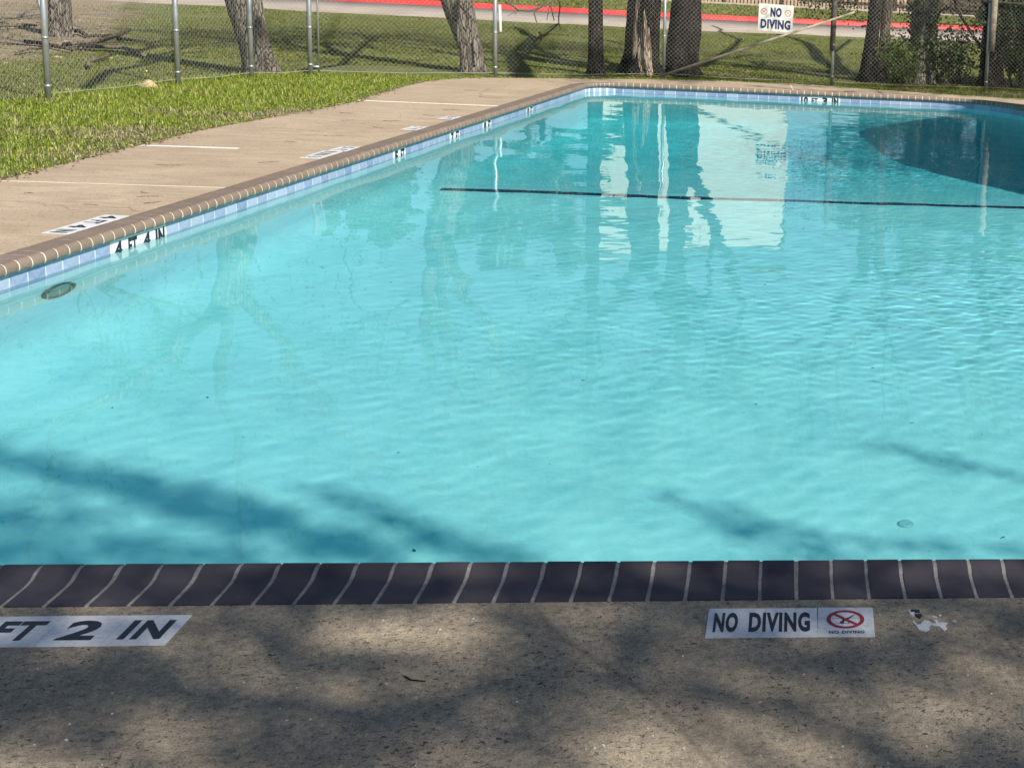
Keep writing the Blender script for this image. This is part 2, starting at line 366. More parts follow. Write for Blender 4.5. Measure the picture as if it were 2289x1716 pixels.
# on the left side arclength runs towards smaller y
SL = {k: s_of((lx(y - .02), y - .02)) for k, y in {'4 FT 4 IN': 8.64, '5 FT': 12.42, '7 FT': 13.82, '8 FT': 14.82, '10 FT': 16.5}.items()}
TPF = .148
sF = s_of((.30 + 2 * TPF, FARY))                       # centre of far marker
tmA = tile_mesh(TP - .0065, .142); tmF = tile_mesh(TPF - .0065, .142)
# left side tiles: phase from the 4 FT 4 IN marker; snap other markers
sa = SL['4 FT 4 IN']
def snap(s): return sa + round((s - sa) / TP) * TP
WM = {}                                                # label -> list of (s, chars)
taken = set()
for k, txts in (('4 FT 4 IN', ['IN', '4', 'FT', '4']), ('5 FT', ['FT', '5']), ('7 FT', ['FT', '7']), ('8 FT', ['FT', '8']), ('10 FT', ['FT', '10'])):
    s0 = snap(SL[k]); WM[k] = [(s0 + (i + .5) * TP, c) for i, c in enumerate(txts)]
    for s, _ in WM[k]: taken.add(round((s - sa) / TP - .5))
s_leftstart = s_of((lx(18.7), 18.7)); s_leftend = s_of((lx(4.5), 4.5))
k0 = int(math.ceil((s_leftstart - sa) / TP)); k1 = int((s_leftend - sa) / TP)
for k in range(k0, k1):
    if k in taken: continue
    place_tile(sa + (k + .5) * TP, tmA, 'tile', pool)
# far side, both far corners and right side
fk = {}
s_farstart = s_of((rx(11), 11)); 
nF0 = int((s_farstart - sF) / TPF); nF1 = int((s_leftstart - sF) / TPF)
TPC = tile_mesh(TPF * .93 - .006, .142)
s_cornerA = s_of((rx(17.6), 17.6)); s_cornerB = s_of((2.0, 19.3))
for k in range(nF0, nF1 + 1):
    s = sF + (k + .5) * TPF
    if -2 <= k < 2: fk[k] = s; continue
    if s + TPF * .5 > sa + k0 * TP + .03: continue
    last_far = s + TPF / 2
    p, t, nn = frame(s); p2, t2, n2 = frame(s + .06); curved = abs(t @ t2) < .9995
    place_tile(s, TPC if curved else tmF, 'tile', pool)
gapw = sa + k0 * TP - last_far
if gapw > .02: place_tile(last_far + gapw / 2, tile_mesh(gapw - .01, .142), 'tile', pool)
rt_ = MB(); s_a = s_leftend - PER + .1; s_b = sF + nF0 * TPF - .02; n_t = int((s_b - s_a) / .1524)
for k in range(n_t):
    p, t, nn = frame(s_a + (k + .5) * .1524); rt_.box((p[0] + nn[0] * .1875, p[1] + nn[1] * .1875, -.121), (.146, .008, .142), Matrix.Rotation(math.atan2(t[1], t[0]), 3, 'Z'))
o = rt_.build('tile_run', TILE, pool); o.cycles.is_caustics_receiver = True; tag(o, kind='stuff')
WM['10 FT 3 IN'] = [(fk[1], '10'), (fk[0], 'FT'), (fk[-1], '3'), (fk[-2], 'IN')]

# text as mesh
def text_geo(txt, w, h, bold=.02):
    cu = bpy.data.curves.new('txt', 'FONT'); cu.body = txt; cu.size = 1; cu.offset = bold; cu.resolution_u = 3; cu.space_character = 1.12
    ob = bpy.data.objects.new('txt', cu); C.objects.link(ob); dg = bpy.context.evaluated_depsgraph_get()
    me = bpy.data.meshes.new_from_object(ob.evaluated_get(dg)); bpy.data.objects.remove(ob)
    V = np.array([v.co[:2] for v in me.vertices]); F = [tuple(p.vertices) for p in me.polygons]
    lo, hi = V.min(0), V.max(0); V = (V - (lo + hi) / 2) / (hi - lo) * np.array([w, h]); bpy.data.meshes.remove(me); return V, F
def text_obj(txt, w, h, M, mat, parent, bold=.02, th=.0012, name='lettering'):
    """M maps local (x right, y up, z out) to world; solid letters th thick"""
    V, F = text_geo(txt, w, h, bold); n = len(V)
    vs = [M @ Vector((x, y, th)) for x, y in V]
    o_ = bpy.data.meshes.new(name); o_.from_pydata(vs, [], F); o_.materials.append(mat); o_.update()
    o = bpy.data.objects.new(name, o_); return link(o, parent)
whash = {'4 FT 4 IN': 'white waterline depth marker reading 4 FT 4 IN in black, on the left pool wall', '5 FT': 'waterline marker reading 5 FT on the left pool wall',
         '7 FT': 'white 7 FT waterline tiles between the 5 and 8 FT ones', '8 FT': '8 FT waterline tiles, second marker from the far left corner',
         '10 FT': '10 FT waterline tiles closest to the far left pool corner', '10 FT 3 IN': 'wide white waterline depth marker reading 10 FT 3 IN on the far pool wall'}
for k, lst in WM.items():
    p, t, nn = frame(lst[0][0]); root = empty('depth_marker', whash[k], 'depth marker', 'depth markers set in the waterline tiles')
    fac = k == '10 FT 3 IN'; tm = tile_mesh((TPF if fac else TP) - .0015, .146, 'marker_tile', MARK)
    for s, ch in lst:
        o = place_tile(s, tm, 'marker_tile', root, off=.1885)
        p, t, nn = frame(s)
        xr = Vector((-t[0], -t[1], 0)) ; zo = Vector((nn[0], nn[1], 0)); yu = Vector((0, 0, 1))   # reader in the pool faces the wall
        M = Matrix((xr, yu, zo)).transposed().to_4x4(); M.translation = Vector((p[0] + nn[0] * .1936, p[1] + nn[1] * .1936, -.112))
        wd = {'10': .10, 'FT': .088, 'IN': .095}.get(ch, .076); hh = .106
        if ch == 'FT' and len(lst) == 4 and fac: wd = .09; hh = .075
        text_obj(ch, wd, hh, M, INK, root, bold=.055 if ch != 'FT' else .035)
# shell
def zf(y):
    xs = [3, 12.24, 13.6, 14.6, 16.2, 17, 20]; zs = [-1.38, -1.63, -2.24, -2.60, -3.12, -3.24, -3.24]
    return float(np.interp(y, xs, zs)) if y < 3.7 or y > 0 else 0
ns = 260; VV = []; rings = None
for i in range(ns):
    p, t, nn = frame(PER * i / ns); q = p + nn * .187
    tgt = np.array([(lx(p[1]) + rx(p[1])) / 2, np.clip(p[1], 7.2, 15.2)])
    D = np.hypot(*(tgt - q)); col = [(q[0], q[1], -.2)]
    r = .35; zb = zf(q[1] + nn[1] * r)
    for z in (-.5, -.9): 
        if z > zb + r: col.append((q[0], q[1], z))
    while len(col) < 3: col.append((q[0], q[1], (col[-1][2] + zb + r) / 2))
    for a in range(0, 7):
        an = a / 6 * math.pi / 2; col.append((q[0] + nn[0] * r * (1 - math.cos(an)), q[1] + nn[1] * r * (1 - math.cos(an)), zb + r * (1 - math.sin(an))))
    q2 = q + nn * r
    for u in np.linspace(0, 1, 31)[1:]:
        pt = q2 + (tgt - q2) * u; col.append((pt[0], pt[1], zf(pt[1]) if u > .0 else zb))
    VV.append(col)
m = len(VV[0]); Vs = np.array(VV).reshape(-1, 3); i = np.arange(ns)[:, None] * m; j = ((np.arange(ns) + 1) % ns)[:, None] * m; k = np.arange(m - 1)[None]
F = np.stack([i + k, j + k, j + k + 1, i + k + 1], -1).reshape(-1, 4)
shell = mesh_np('plaster_shell', Vs, F, PLASTER, pool, True); shell.cycles.is_caustics_receiver = True
# navy line tiles across the floor where the slope begins
lt = bpy.data.meshes.new('line_tile'); mb = MB(); mb.box((0, 0, 0), (.146, .115, .008)); lt.from_pydata(mb.v, [], mb.f); lt.materials.append(NAVYT)
x = -3.02
while x < 4.2:
    o = bpy.data.objects.new('line_tile', lt); o.location = (x + .076, 12.22, zf(12.2) + .006); o.rotation_euler = (-.01, 0, random.uniform(-.01, .01)); o.cycles.is_caustics_receiver = True; link(o, pool); x += .1524
# pool light
PL = (7.575, -.54); p, t, nn = frame(s_of((lx(PL[0]), PL[0])))
pl = empty('pool_light', 'round underwater pool light with grey rim in the left pool wall', 'pool light')
base = Vector((p[0] + nn[0] * .187, p[1] + nn[1] * .187, PL[1])); ax = Vector((nn[0], nn[1], 0)); tx = Vector((t[0], t[1], 0)); up_ = Vector((0, 0, 1))
def disc_ring(name, r0, r1, z0, z1, mat, prof=None):
    mb = MB(); N = 40; pr = prof or [(r0, z0), (r0, z1), (r1, z1), (r1, z0)]
    b = 0
    for kk in range(N):
        an = 2 * math.pi * kk / N
        for (rr, zz) in pr: mb.v.append(tuple(base + (tx * math.cos(an) + up_ * math.sin(an)) * rr + ax * zz))
    mm = len(pr)
    for kk in range(N):
        for q in range(mm - 1): mb.f.append((kk * mm + q, kk * mm + q + 1, ((kk + 1) % N) * mm + q + 1, ((kk + 1) % N) * mm + q))
    o = mb.build(name, mat, pl, True); o.cycles.is_caustics_receiver = True; return o
disc_ring('rim', 0, 0, 0, 0, plain('light_rim', (.10, .13, .11), .4, .3), [(.105, .012), (.112, .022), (.13, .020), (.138, .002)])
disc_ring('lens', 0, 0, 0, 0, plain('light_lens', (.24, .33, .27), .25), [(0.0001, .024), (.05, .022), (.09, .014), (.106, .006)])

# ------------------------------------------------------------------ water
WM_ = bpy.data.materials.new('water_surface'); WM_.use_nodes = True; nt = WM_.node_tree; nt.nodes.remove(nt.nodes['Principled BSDF'])
g = nt.nodes.new('ShaderNodeBsdfGlass'); g.inputs['IOR'].default_value = 1.333; g.inputs['Roughness'].default_value = 0
nt.links.new(g.outputs[0], nt.nodes['Material Output'].inputs[0])
VM = bpy.data.materials.new('water_body'); VM.use_nodes = True; nt = VM.node_tree; nt.nodes.remove(nt.nodes['Principled BSDF'])
va = nt.nodes.new('ShaderNodeVolumeAbsorption'); va.inputs[0].default_value = (.50, .935, .965, 1); va.inputs[1].default_value = 1.0
nt.links.new(va.outputs[0], nt.nodes['Material Output'].inputs['Volume'])
x0, x1, y0, y1 = -4.45, 5.75, 3.5, 19.32
nx, ny = 540, 860; X, Y = np.meshgrid(np.linspace(x0, x1, nx), np.linspace(y0, y1, ny)); Z = np.zeros_like(X)
wr = np.random.default_rng(3)
def waves(lmin, lmax, n, slope, thc, thw, amp=1.0):
    out = np.zeros_like(X)
    for _ in range(n):
        lam = math.exp(wr.uniform(math.log(lmin), math.log(lmax))); th = wr.normal(thc, thw); kk = 2 * math.pi / lam
        wx, wy = kk * math.cos(th), kk * math.sin(th); ph = wr.uniform(0, 6.28)
        env = .6 + .4 * np.sin(X * wr.uniform(.2, .9) + Y * wr.uniform(.2, .9) + wr.uniform(0, 6.28))
        out += slope / kk * np.sin(wx * X + wy * Y + ph + .6 * np.sin(X * wr.uniform(.4, 1.1) - Y * wr.uniform(.3, .8) + ph)) * env / math.sqrt(n) * 1.6
    return out * amp
Z += waves(.45, 1.8, 16, .0058, 1.2, 1.2)
calm = np.clip((X + 3.0) / 5.0, .10, 1.0) * np.clip((Y - 4.0) / 3.5, .25, 1.0)
gust = np.zeros_like(X)
for _ in range(9): gust += np.sin(X * wr.uniform(-1.3, 1.3) + Y * wr.uniform(.3, 1.1) + wr.uniform(0, 6.28))
gust = .75 + .25 * gust / 3.0 * 2.0; gust = np.clip(gust, .25, 1.5)
right = np.clip((X + 1.0) / 3.5, 0, 1) * np.clip((Y - 5.5) / 2.5, 0, 1)
Z += waves(.16, .40, 30, .0070, 1.45, .6) * calm * gust
soft = np.clip((X + 4.2) / 2.5, .35, 1.0)
Z += waves(.10, .30, 40, .0024, 2.05, .4) * soft
Z += waves(.30, .75, 14, .0030, .6, .8)
Z += waves(.07, .15, 30, .0105, 1.5, .55) * calm * gust * (.55 + .75 * right)
V = np.stack([X, Y, Z + WZ], -1).reshape(-1, 3)
idx = np.arange(nx * ny).reshape(ny, nx); F = np.stack([idx[:-1, :-1], idx[:-1, 1:], idx[1:, 1:], idx[1:, :-1]], -1).reshape(-1, 4)
# keep only cells inside the pool wall line (+ a margin hidden in the wall)
cxm = V[F].mean(1); ins = (cxm[:, 0] > lx(cxm[:, 1]) + .14) & (cxm[:, 0] < rx(cxm[:, 1]) - .14)
def corner_ok(c, i):
    P = [np.array(q) for q, _ in corners]; p = P[i]; r = corners[i][1]; a = P[i - 1] - p; a = a / np.hypot(*a); b = P[(i + 1) % 4] - p; b = b / np.hypot(*b)
    half = math.acos(a @ b) / 2; cen = p + (a + b) / np.hypot(*(a + b)) * r / math.sin(half); v = c - cen
    quad = ((v @ (cen - p)) < -abs(math.cos(half)) * 0) & (np.hypot(*(v.T)) > r - .14) & (v @ a < 0) & (v @ b < 0)
    return ~quad
for ci in range(4): ins &= corner_ok(cxm[:, :2], ci)
F = F[ins]; used = np.unique(F); remap = -np.ones(len(V), int); remap[used] = np.arange(len(used)); 
water = mesh_np('water', V[used], remap[F], WM_, None, True); water.cycles.is_caustics_caster = True; tag(water, kind='structure')
mb = MB(); poly = []
for i in range(140):
    p, t, nn = frame(PER * i / 140); q = p + nn * .12; poly.append((q[0], q[1]))
n = len(poly); top, bot = WZ + .013, -3.5
mb.v = [(a, b, top) for a, b in poly] + [(a, b, bot) for a, b in poly]
mb.f = [tuple(range(n)), tuple(range(2 * n - 1, n - 1, -1))] + [(i, n + i, n + (i + 1) % n, (i + 1) % n) for i in range(n)]
wb = mb.build('water_body', VM, water)

P_ = []
for _ in range(42):
    a_, b_ = rng.uniform(-3.4, 3.2), 4.2 + 6 * rng.uniform(0, 1) ** 1.4; P_.append((a_, b_, zf(b_) + .008))
def flecks(P, name, mat, label):
    mb = MB()
    for (a_, b_, c_) in P:
        l_ = rng.uniform(.006, .015); an = rng.uniform(0, 6.28); u = Vector((math.cos(an), math.sin(an), rng.uniform(-.2, .3))) * l_; v = Vector((-math.sin(an), math.cos(an), rng.uniform(-.2, .3))) * l_ * .45; p_ = Vector((a_, b_, c_ + .004))
        mb.add([p_ - u, p_ + v, p_ + u, p_ - v], [(0, 1, 2, 3)])
    o = mb.build(name, mat); o.cycles.is_caustics_receiver = True; tag(o, kind='stuff', label=label); return o
flecks(P_, 'pool_debris', plain('wet_debris', (.05, .08, .05), .8), 'small dark leaf flecks lying on the pool floor')
mb = MB(); N = 28; base = Vector((.62, 5.46, zf(5.46) + .004)); pr = [(.0001, .008), (.022, .010), (.030, .008), (.036, .0)]
for k_ in range(N):
    a_ = 2 * math.pi * k_ / N
    for rr, zz in pr: mb.v.append((base.x + math.cos(a_) * rr, base.y + math.sin(a_) * rr, base.z + zz))
for k_ in range(N):
    for q in range(3): mb.f.append((k_ * 4 + q, k_ * 4 + q + 1, ((k_ + 1) % N) * 4 + q + 1, ((k_ + 1) % N) * 4 + q))
o = mb.build('floor_fitting', plain('floor_fitting', (.42, .58, .58), .5), pool, True); o.cycles.is_caustics_receiver = True
# ------------------------------------------------------------------ deck
OUTER = [(-5.36, 2.0), (-5.34, 6.0), (-5.33, 9.8), (-5.29, 11.2), (-5.26, 12.6), (-5.10, 13.6), (-4.90, 14.6), (-4.79, 15.6), (-4.79, 17.2), (-4.74, 18.3), (-4.5, 19.0), (-4.1, 19.35), (-3.5, 19.62), (-2.9, 19.87), (-2.2, 20.15), (-1.65, 20.36), (-.8, 20.5), (0, 20.58), (.6, 20.5), (1.1, 20.36), (1.7, 20.13), (2.1, 19.99), (2.75, 19.77), (3.7, 19.66), (5.0, 19.4), (6.2, 18.6)]
OA = np.array(OUTER); oc = np.concatenate([[0], np.cumsum(np.hypot(*(OA[1:] - OA[:-1]).T))])
def outer_between(f0, f1):
    """outer points between parameters (arclength)"""
    ts = [f0] + [c for c in np.arange(0, oc[-1], .25) if f0 < c < f1] + [f1]
    return [(np.interp(t_, oc, OA[:, 0]), np.interp(t_, oc, OA[:, 1])) for t_ in ts]
def oy(y): return float(np.interp(y, OA[:9, 1], oc[:9]))
def ox(x): j = 12; return float(np.interp(x, OA[j:, 0], oc[j:]))
def inner_s(a, b, step=.12):
    """outline points from arclength a down to b (decreasing s)"""
    n_ = max(2, int(abs(a - b) / step)); return [tuple(at(a + (b - a) * k_ / n_)) for k_ in range(n_ + 1)]
deck = empty('pool_deck', None, None); tag(deck, kind='structure')
def slab(pts, z=0.0):
    mb = MB(); A = sum(pts[i][0] * pts[(i + 1) % len(pts)][1] - pts[(i + 1) % len(pts)][0] * pts[i][1] for i in range(len(pts)))
    if A < 0: pts = pts[::-1]
    mb.poly(pts, -.12, z); o = mb.build('slab', CONC, deck); 
    b = o.modifiers.new('b', 'BEVEL'); b.width = .004; b.segments = 1; b.limit_method = 'ANGLE'; return o
gp = .006
def sl_(y): return s_of((lx(y), y))
# left strip slabs (south to north) then far strip
joint_y = [(3.425, 0), (9.70, 1), (11.63, 2), (15.73, 1)]
J = [3.6, 9.70, 11.60, 15.73]
sN = s_of((lx(3.9), 3.9))
def left_slab(ya, yb, z): slab(outer_between(oy(ya), oy(yb)) + inner_s(sl_(yb), sl_(ya)), z)
left_slab(4.45, J[1] - gp, 0); left_slab(J[1] + gp, J[2] - gp, 0); left_slab(J[2] + .03, J[3] - gp, -.006)
s_j1 = s_of((.20, FARY)); s_j2 = s_of((1.53, 19.38)); s_end = s_of((rx(16.5), 16.5))
fx1, fx2 = .16, 1.48
slab(outer_between(oy(J[3] + gp), ox(fx1 - gp)) + inner_s(s_j1 + gp, sl_(J[3] + gp)), 0)
slab(outer_between(ox(fx1 + gp), ox(fx2 - .003)) + inner_s(s_j2 + .003, s_j1 - gp), 0)
slab(outer_between(ox(fx2 + .003), oc[-1]) + [(7.2, 16.5)] + inner_s(s_end, s_j2 - .003), 0)
slab([(7.2, 16.49), (8.8, 4.45), (rx(4.45), 4.45)] + [tuple(at(s_of((rx(y), y)))) for y in np.linspace(4.6, 16.49, 20)], 0)
# near apron
na = [(-9, 4.43), (-9, -6), (9, -6), (9, 4.43)] ; sR = s_of((rx(4.43), 4.43)); sL_ = sl_(4.43); dS = (sR - sL_) % PER
ii = [tuple(at(sR - dS * k_ / 140)) for k_ in range(141)]
slab(na + ii, 0)
# caulk strips, set a little below the slab faces
mb = MB()
def strip(a, b, wd, z=-.0015):
    a, b = Vector((*a, 0)), Vector((*b, 0)); d = (b - a).normalized(); nrm = Vector((-d.y, d.x, 0)) * wd / 2
    mb.add([a - nrm + Vector((0, 0, z)), b - nrm + Vector((0, 0, z)), b + nrm + Vector((0, 0, z)), a + nrm + Vector((0, 0, z)), a - nrm - Vector((0, 0, .05)), b - nrm - Vector((0, 0, .05)), b + nrm - Vector((0, 0, .05)), a + nrm - Vector((0, 0, .05))], [(0, 1, 2, 3), (0, 4, 5, 1), (2, 6, 7, 3)])
strip((-5.33, J[1]), (lx(J[1]) - .001, J[1]), .012, .0012); mb.build('joint_sealant', CAULK, deck)
mb = MB(); strip((-4.79, J[3]), (lx(J[3]), J[3]), .015, .0012); mb.build('joint_sealant', CAULK, deck)
mb = MB(); strip((-5.26, J[2]), (-4.5, J[2] + .02), .04, .0016); mb.build('joint_sealant', plain('white_patch', (.85, .84, .80), .7, 0, .08), deck)
mb = MB(); strip((fx1, 20.56), (.20, FARY), .016, .0012); mb.build('joint_sealant', CAULK, deck)
# peeled white scraps of an old deck marker
SCR = empty('peeled_marker', 'scraps of a peeled white and black marker right of the NO DIVING panel', 'marker scraps')
def pxl(u, v): # photo pixels of the crop -> deck plane, bilinear from measured corners
    a = (u - 2035) / 105; b = (v - 1365) / 40
    return (.4044 + a * .1173 + b * .0, 3.3497 - b * .1036)
def scrap(pts, mat, z=.0014, name='scrap'):
    P = [pxl(1990 + x / 10.53, 1350 + y / 10.53) for x, y in pts]; mb = MB(); A = sum(P[i][0] * P[(i + 1) % len(P)][1] - P[(i + 1) % len(P)][0] * P[i][1] for i in range(len(P)))
    mb.poly(P if A > 0 else P[::-1], 0, z); mb.build(name, mat, SCR)
scrap([(475, 400), (520, 395), (570, 480), (660, 475), (790, 375), (920, 415), (960, 480), (870, 525), (870, 610), (760, 632), (600, 600), (550, 500)], DMARK)
scrap([(960, 465), (1080, 450), (1035, 380), (1120, 385), (1130, 440), (1280, 435), (1370, 455), (1280, 515), (1320, 580), (1240, 630), (1130, 520), (980, 505)], DMARK, .0013)
scrap([(1490, 410), (1580, 370), (1605, 455)], DMARK); scrap([(1180, 270), (1215, 250), (1260, 270), (1210, 305)], DMARK)
scrap([(1000, 260), (1040, 285), (1130, 310), (1110, 330), (1020, 312)], DMARK); scrap([(420, 150), (480, 125), (470, 190), (580, 195), (545, 235), (570, 290), (470, 270)], DMARK)
scrap([(455, 180), (500, 130), (700, 140), (720, 200), (590, 205)], INK, .0011); scrap([(545, 245), (740, 235), (765, 250), (680, 350), (570, 300)], INK, .0012)

# deck markers -------------------------------------------------------
def deck_marker(label, cells, origin, xr, yu, group='depth markers set in the deck', cell=.1485, hgt=.15, ink=INK, cat='depth marker', tw=None):
    root = empty('deck_marker', label, cat, group)
    xr = Vector((*xr, 0)).normalized(); yu = Vector((*yu, 0)).normalized(); o0 = Vector((*origin, 0))
    for i, c in enumerate(cells):
        M = Matrix((xr, yu, Vector((0, 0, 1)))).transposed().to_4x4(); M.translation = o0 + xr * (i + .5) * cell + Vector((0, 0, .0))
        mb = MB(); rot = M.to_3x3(); mb.box(M.translation + Vector((0, 0, .0005)), (cell - .0012, hgt, .004), rot @ Matrix.Rotation(random.uniform(-.006, .006), 3, 'Z'))
        mb.build('marker_tile', DMARK, root)
        M2 = M.copy(); M2.translation = M.translation + Vector((0, 0, .0018))
        w_, h_ = {'FT': (.105, .098), 'IN': (.10, .098), 'F T': (.1, .09)}.get(c, (.085, .100))
        text_obj(c, w_, h_, M2, ink, root, bold=.04)
    return root
deck_marker('deck depth marker reading 4 FT 2 IN on the shaded near deck', ['4', 'FT', '2', 'IN'], (-1.455 - 4 * .15, 3.2935), (1, -.004), (.004, 1), cell=.15, hgt=.152)
tL = Vector((.1038, 1)).normalized()
def left_marker(label, cells, yfar, ink):
    x = lx(yfar); n_ = Vector((tL.y, -tL.x)); o = Vector((x, yfar)) - n_ * (.006 + .075)
    return deck_marker(label, cells, (o.x, o.y), (-tL.x, -tL.y), (tL.y, -tL.x), ink=ink)
left_marker('deck depth marker reading 4 FT 4 IN on the left deck', ['4', 'FT', '4', 'IN'], 8.58, INK)
left_marker('faded white 5 FT panel joined to a faded NO DIVING panel on the left deck', ['5', 'FT'], 11.95, FADED)
left_marker('bleached 7 FT panel by the coping, nearer of the two short white deck panels', ['7', 'FT'], 13.52, FADED)
left_marker('bleached 8 FT panel by the coping, furthest of the white deck panels', ['8', 'FT'], 14.50, FADED)
def no_diving(label, origin, xr, yu, fad=False):
    root = empty('no_diving_marker', label, 'warning marker', 'no diving markers in the deck')
    ink = FADED if fad else INK; red = FADED if fad else REDINK
    xr = Vector((*xr, 0)).normalized(); yu = Vector((*yu, 0)).normalized(); o0 = Vector((*origin, 0)); rot = Matrix((xr, yu, Vector((0, 0, 1)))).transposed()
    def pt(x, y, z=0): return o0 + xr * x + yu * y + Vector((0, 0, z))
    mb = MB(); mb.box(pt(.147, 0, .0005), (.292, .157, .004), rot); mb.build('text_panel', DMARK, root)
    mb = MB(); mb.box(pt(.3695, 0, .0007), (.150, .158, .004), rot @ Matrix.Rotation(-.015, 3, 'Z')); mb.build('symbol_panel', DMARK, root)
    M = rot.to_4x4()
    for txt, cx_, w_ in (('NO', .042, .064), ('DIVING', .192, .162)):
        M.translation = pt(cx_ + (.008 if txt == 'NO' else 0), 0, .0019); text_obj(txt, w_, .108, M, ink, root, bold=.045)
    M.translation = pt(.3695, -.058, .0022); text_obj('NO DIVING', .094, .016, M, ink, root, bold=.03)
    c = (.3685, .012)
    def ring(r0, r1, z, mat, nm, N=40):
        b = MB()
        for k_ in range(N):
            a_ = 2 * math.pi * k_ / N
            b.v += [tuple(pt(c[0] + math.cos(a_) * r0, c[1] + math.sin(a_) * r0, z)), tuple(pt(c[0] + math.cos(a_) * r1, c[1] + math.sin(a_) * r1, z))]
        for k_ in range(N): q = (k_ + 1) % N; b.f.append((2 * k_, 2 * k_ + 1, 2 * q + 1, 2 * q))
        b.build(nm, mat, root)
    def bar(x0, y0, x1, y1, wd, z, mat, nm):
        d = Vector((x1 - x0, y1 - y0)).normalized(); n_ = Vector((-d.y, d.x)) * wd / 2
        b = MB(); b.add([pt(x0 + n_.x, y0 + n_.y, z), pt(x0 - n_.x, y0 - n_.y, z), pt(x1 - n_.x, y1 - n_.y, z), pt(x1 + n_.x, y1 + n_.y, z)], [(0, 1, 2, 3)]); b.build(nm, mat, root)
    ring(.040, .051, .0035, red, 'red_ring')
    bar(c[0] - .033, c[1] + .033, c[0] + .033, c[1] - .033, .010, .0037, red, 'red_slash')
    # diving figure: head, torso, legs, arms and water lines
    b = MB()
    def limb(x0, y0, x1, y1, w0, w1):
        d = Vector((x1 - x0, y1 - y0)).normalized(); n_ = Vector((-d.y, d.x)); 
        b.add([pt(c[0] + x0 + n_.x * w0, c[1] + y0 + n_.y * w0, .0031), pt(c[0] + x0 - n_.x * w0, c[1] + y0 - n_.y * w0, .0031), pt(c[0] + x1 - n_.x * w1, c[1] + y1 - n_.y * w1, .0031), pt(c[0] + x1 + n_.x * w1, c[1] + y1 + n_.y * w1, .0031)], [(0, 1, 2, 3)])
    limb(-.008, -.006, .008, .006, .005, .004); limb(.007, .005, .026, .026, .0035, .0012); limb(-.007, -.008, -.009, -.024, .004, .003); limb(.0, -.006, .010, -.016, .002, .0015); limb(.010, -.016, .006, -.024, .0015, .0012)
    hd = [(c[0] - .010 + .006 * math.cos(a_), c[1] - .016 + .007 * math.sin(a_)) for a_ in np.linspace(0, 6.28, 12, endpoint=False)]
    b.add([pt(x_, y_, .0032) for x_, y_ in hd], [tuple(range(12))]); b.build('diver_figure', ink, root)
    b = MB(); limb(-.038, .006, -.008, .004, .0008, .0006); limb(.012, .005, .040, .008, .0006, .0008); limb(-.03, -.022, .02, -.022, .0005, .0005); b.build('water_line', ink, root)
    return root
no_diving('NO DIVING deck panel with a red crossed-out diver symbol, below the near coping', (-.1455, 3.2925), (1, -.01), (.012, 1))
nL = Vector((tL.y, -tL.x)); ol = Vector((lx(11.63), 11.63)) - nL * (.10)
no_diving('faded NO DIVING panel on the left deck beside the 5 FT marker', (ol.x, ol.y), (-tL.x, -tL.y), (tL.y, -tL.x), True)
# small litter on the deck
def twig(a, b, r, label, mat=STICK, bend=.02, group='twigs lying on the deck'):
    a, b = Vector(a), Vector(b); m_ = (a + b) / 2 + Vector((random.uniform(-1, 1), random.uniform(-1, 1), 0)) * bend
    mb = MB(); mb.tube([a, a.lerp(m_, .5), m_, m_.lerp(b, .5), b], [r, r, r * .9, r * .8, r * .4], 5); o = mb.build('twig', mat); tag(o, label, 'twig', group); return o
twig((-.845, 3.045, .003), (-.79, 3.02, .003), .002, 'short dark twig on the near deck', BARK_D)
TW = ['dry twig nearest the left edge, level with the 4 FT 4 IN deck marker', 'tiny twig fleck just before the first white joint, near the grass', 'slanting twig just before the first joint, furthest of a small cluster', 'flat twig in the middle of the cluster before the first joint', 'steep short twig nearest the coping in the cluster', 'twig nearest the viewer in the cluster before the first joint',
  'long twig halfway between the first joint and the short white patch', 'twig near the coping between the first joint and the 5 FT panel', 'slanting twig just beyond the white patch', 'twig beside the coping just beyond the 5 FT panel', 'lone flat twig mid deck beyond the 5 FT panel', 'slanting twig beside the 7 FT panel', 'twig beside the coping between the 7 FT and 8 FT panels', 'steep twig left of the 8 FT panel', 'slanting twig next to the furthest bleached panel', 'long twig just before the second white joint, near the coping', 'twig near the grass left of the 8 FT panel', 'longest dark twig beyond the second white joint', 'furthest twig, in the corner of the left deck']
for (x_, y_, l, a_) in ((-4.75, 8.2, .12, .1), (-4.9, 9.25, .05, .4), (-4.25, 9.4, .08, -.5), (-4.15, 9.25, .16, .3), (-4.05, 9.05, .12, 1.0), (-4.35, 8.9, .1, -.2), (-4.6, 10.6, .2, .2), (-4.0, 10.9, .15, .5), (-4.25, 12.1, .14, -.4), (-4.05, 12.6, .18, .3), (-4.4, 12.9, .16, .1), (-3.85, 13.3, .2, -.6), (-3.9, 13.9, .18, .4), (-4.3, 13.8, .14, .9), (-3.7, 14.5, .16, -.5), (-3.6, 15.1, .2, .2), (-4.5, 14.4, .15, -.3), (-3.5, 16.6, .3, -.1), (-3.9, 17.4, .2, .3)):
    d = Vector((math.cos(a_), math.sin(a_) * .9, 0)) * l / 2; 
    k_ = TW.pop(0); twig(Vector((x_, y_, .004)) - d, Vector((x_, y_, .004)) + d, .0022, k_)
# tiny pale stones and dark crumbs on the near apron: nobody could count them
mb = MB()
for k_ in range(150):
    x_, y_ = random.uniform(-2.4, 1.2), random.uniform(2.5, 3.38); r_ = random.uniform(.0012, .0028)
    rot = Matrix.Rotation(random.uniform(0, 3), 3, 'Z'); mb.box((x_, y_, .001), (r_ * 2.2, r_ * 1.4, .002), rot)
o = mb.build('grit', plain('pale_grit', (.62, .60, .57), .8, 0, .5, 3)); tag(o, kind='stuff', label='pale grit scattered on the near deck')

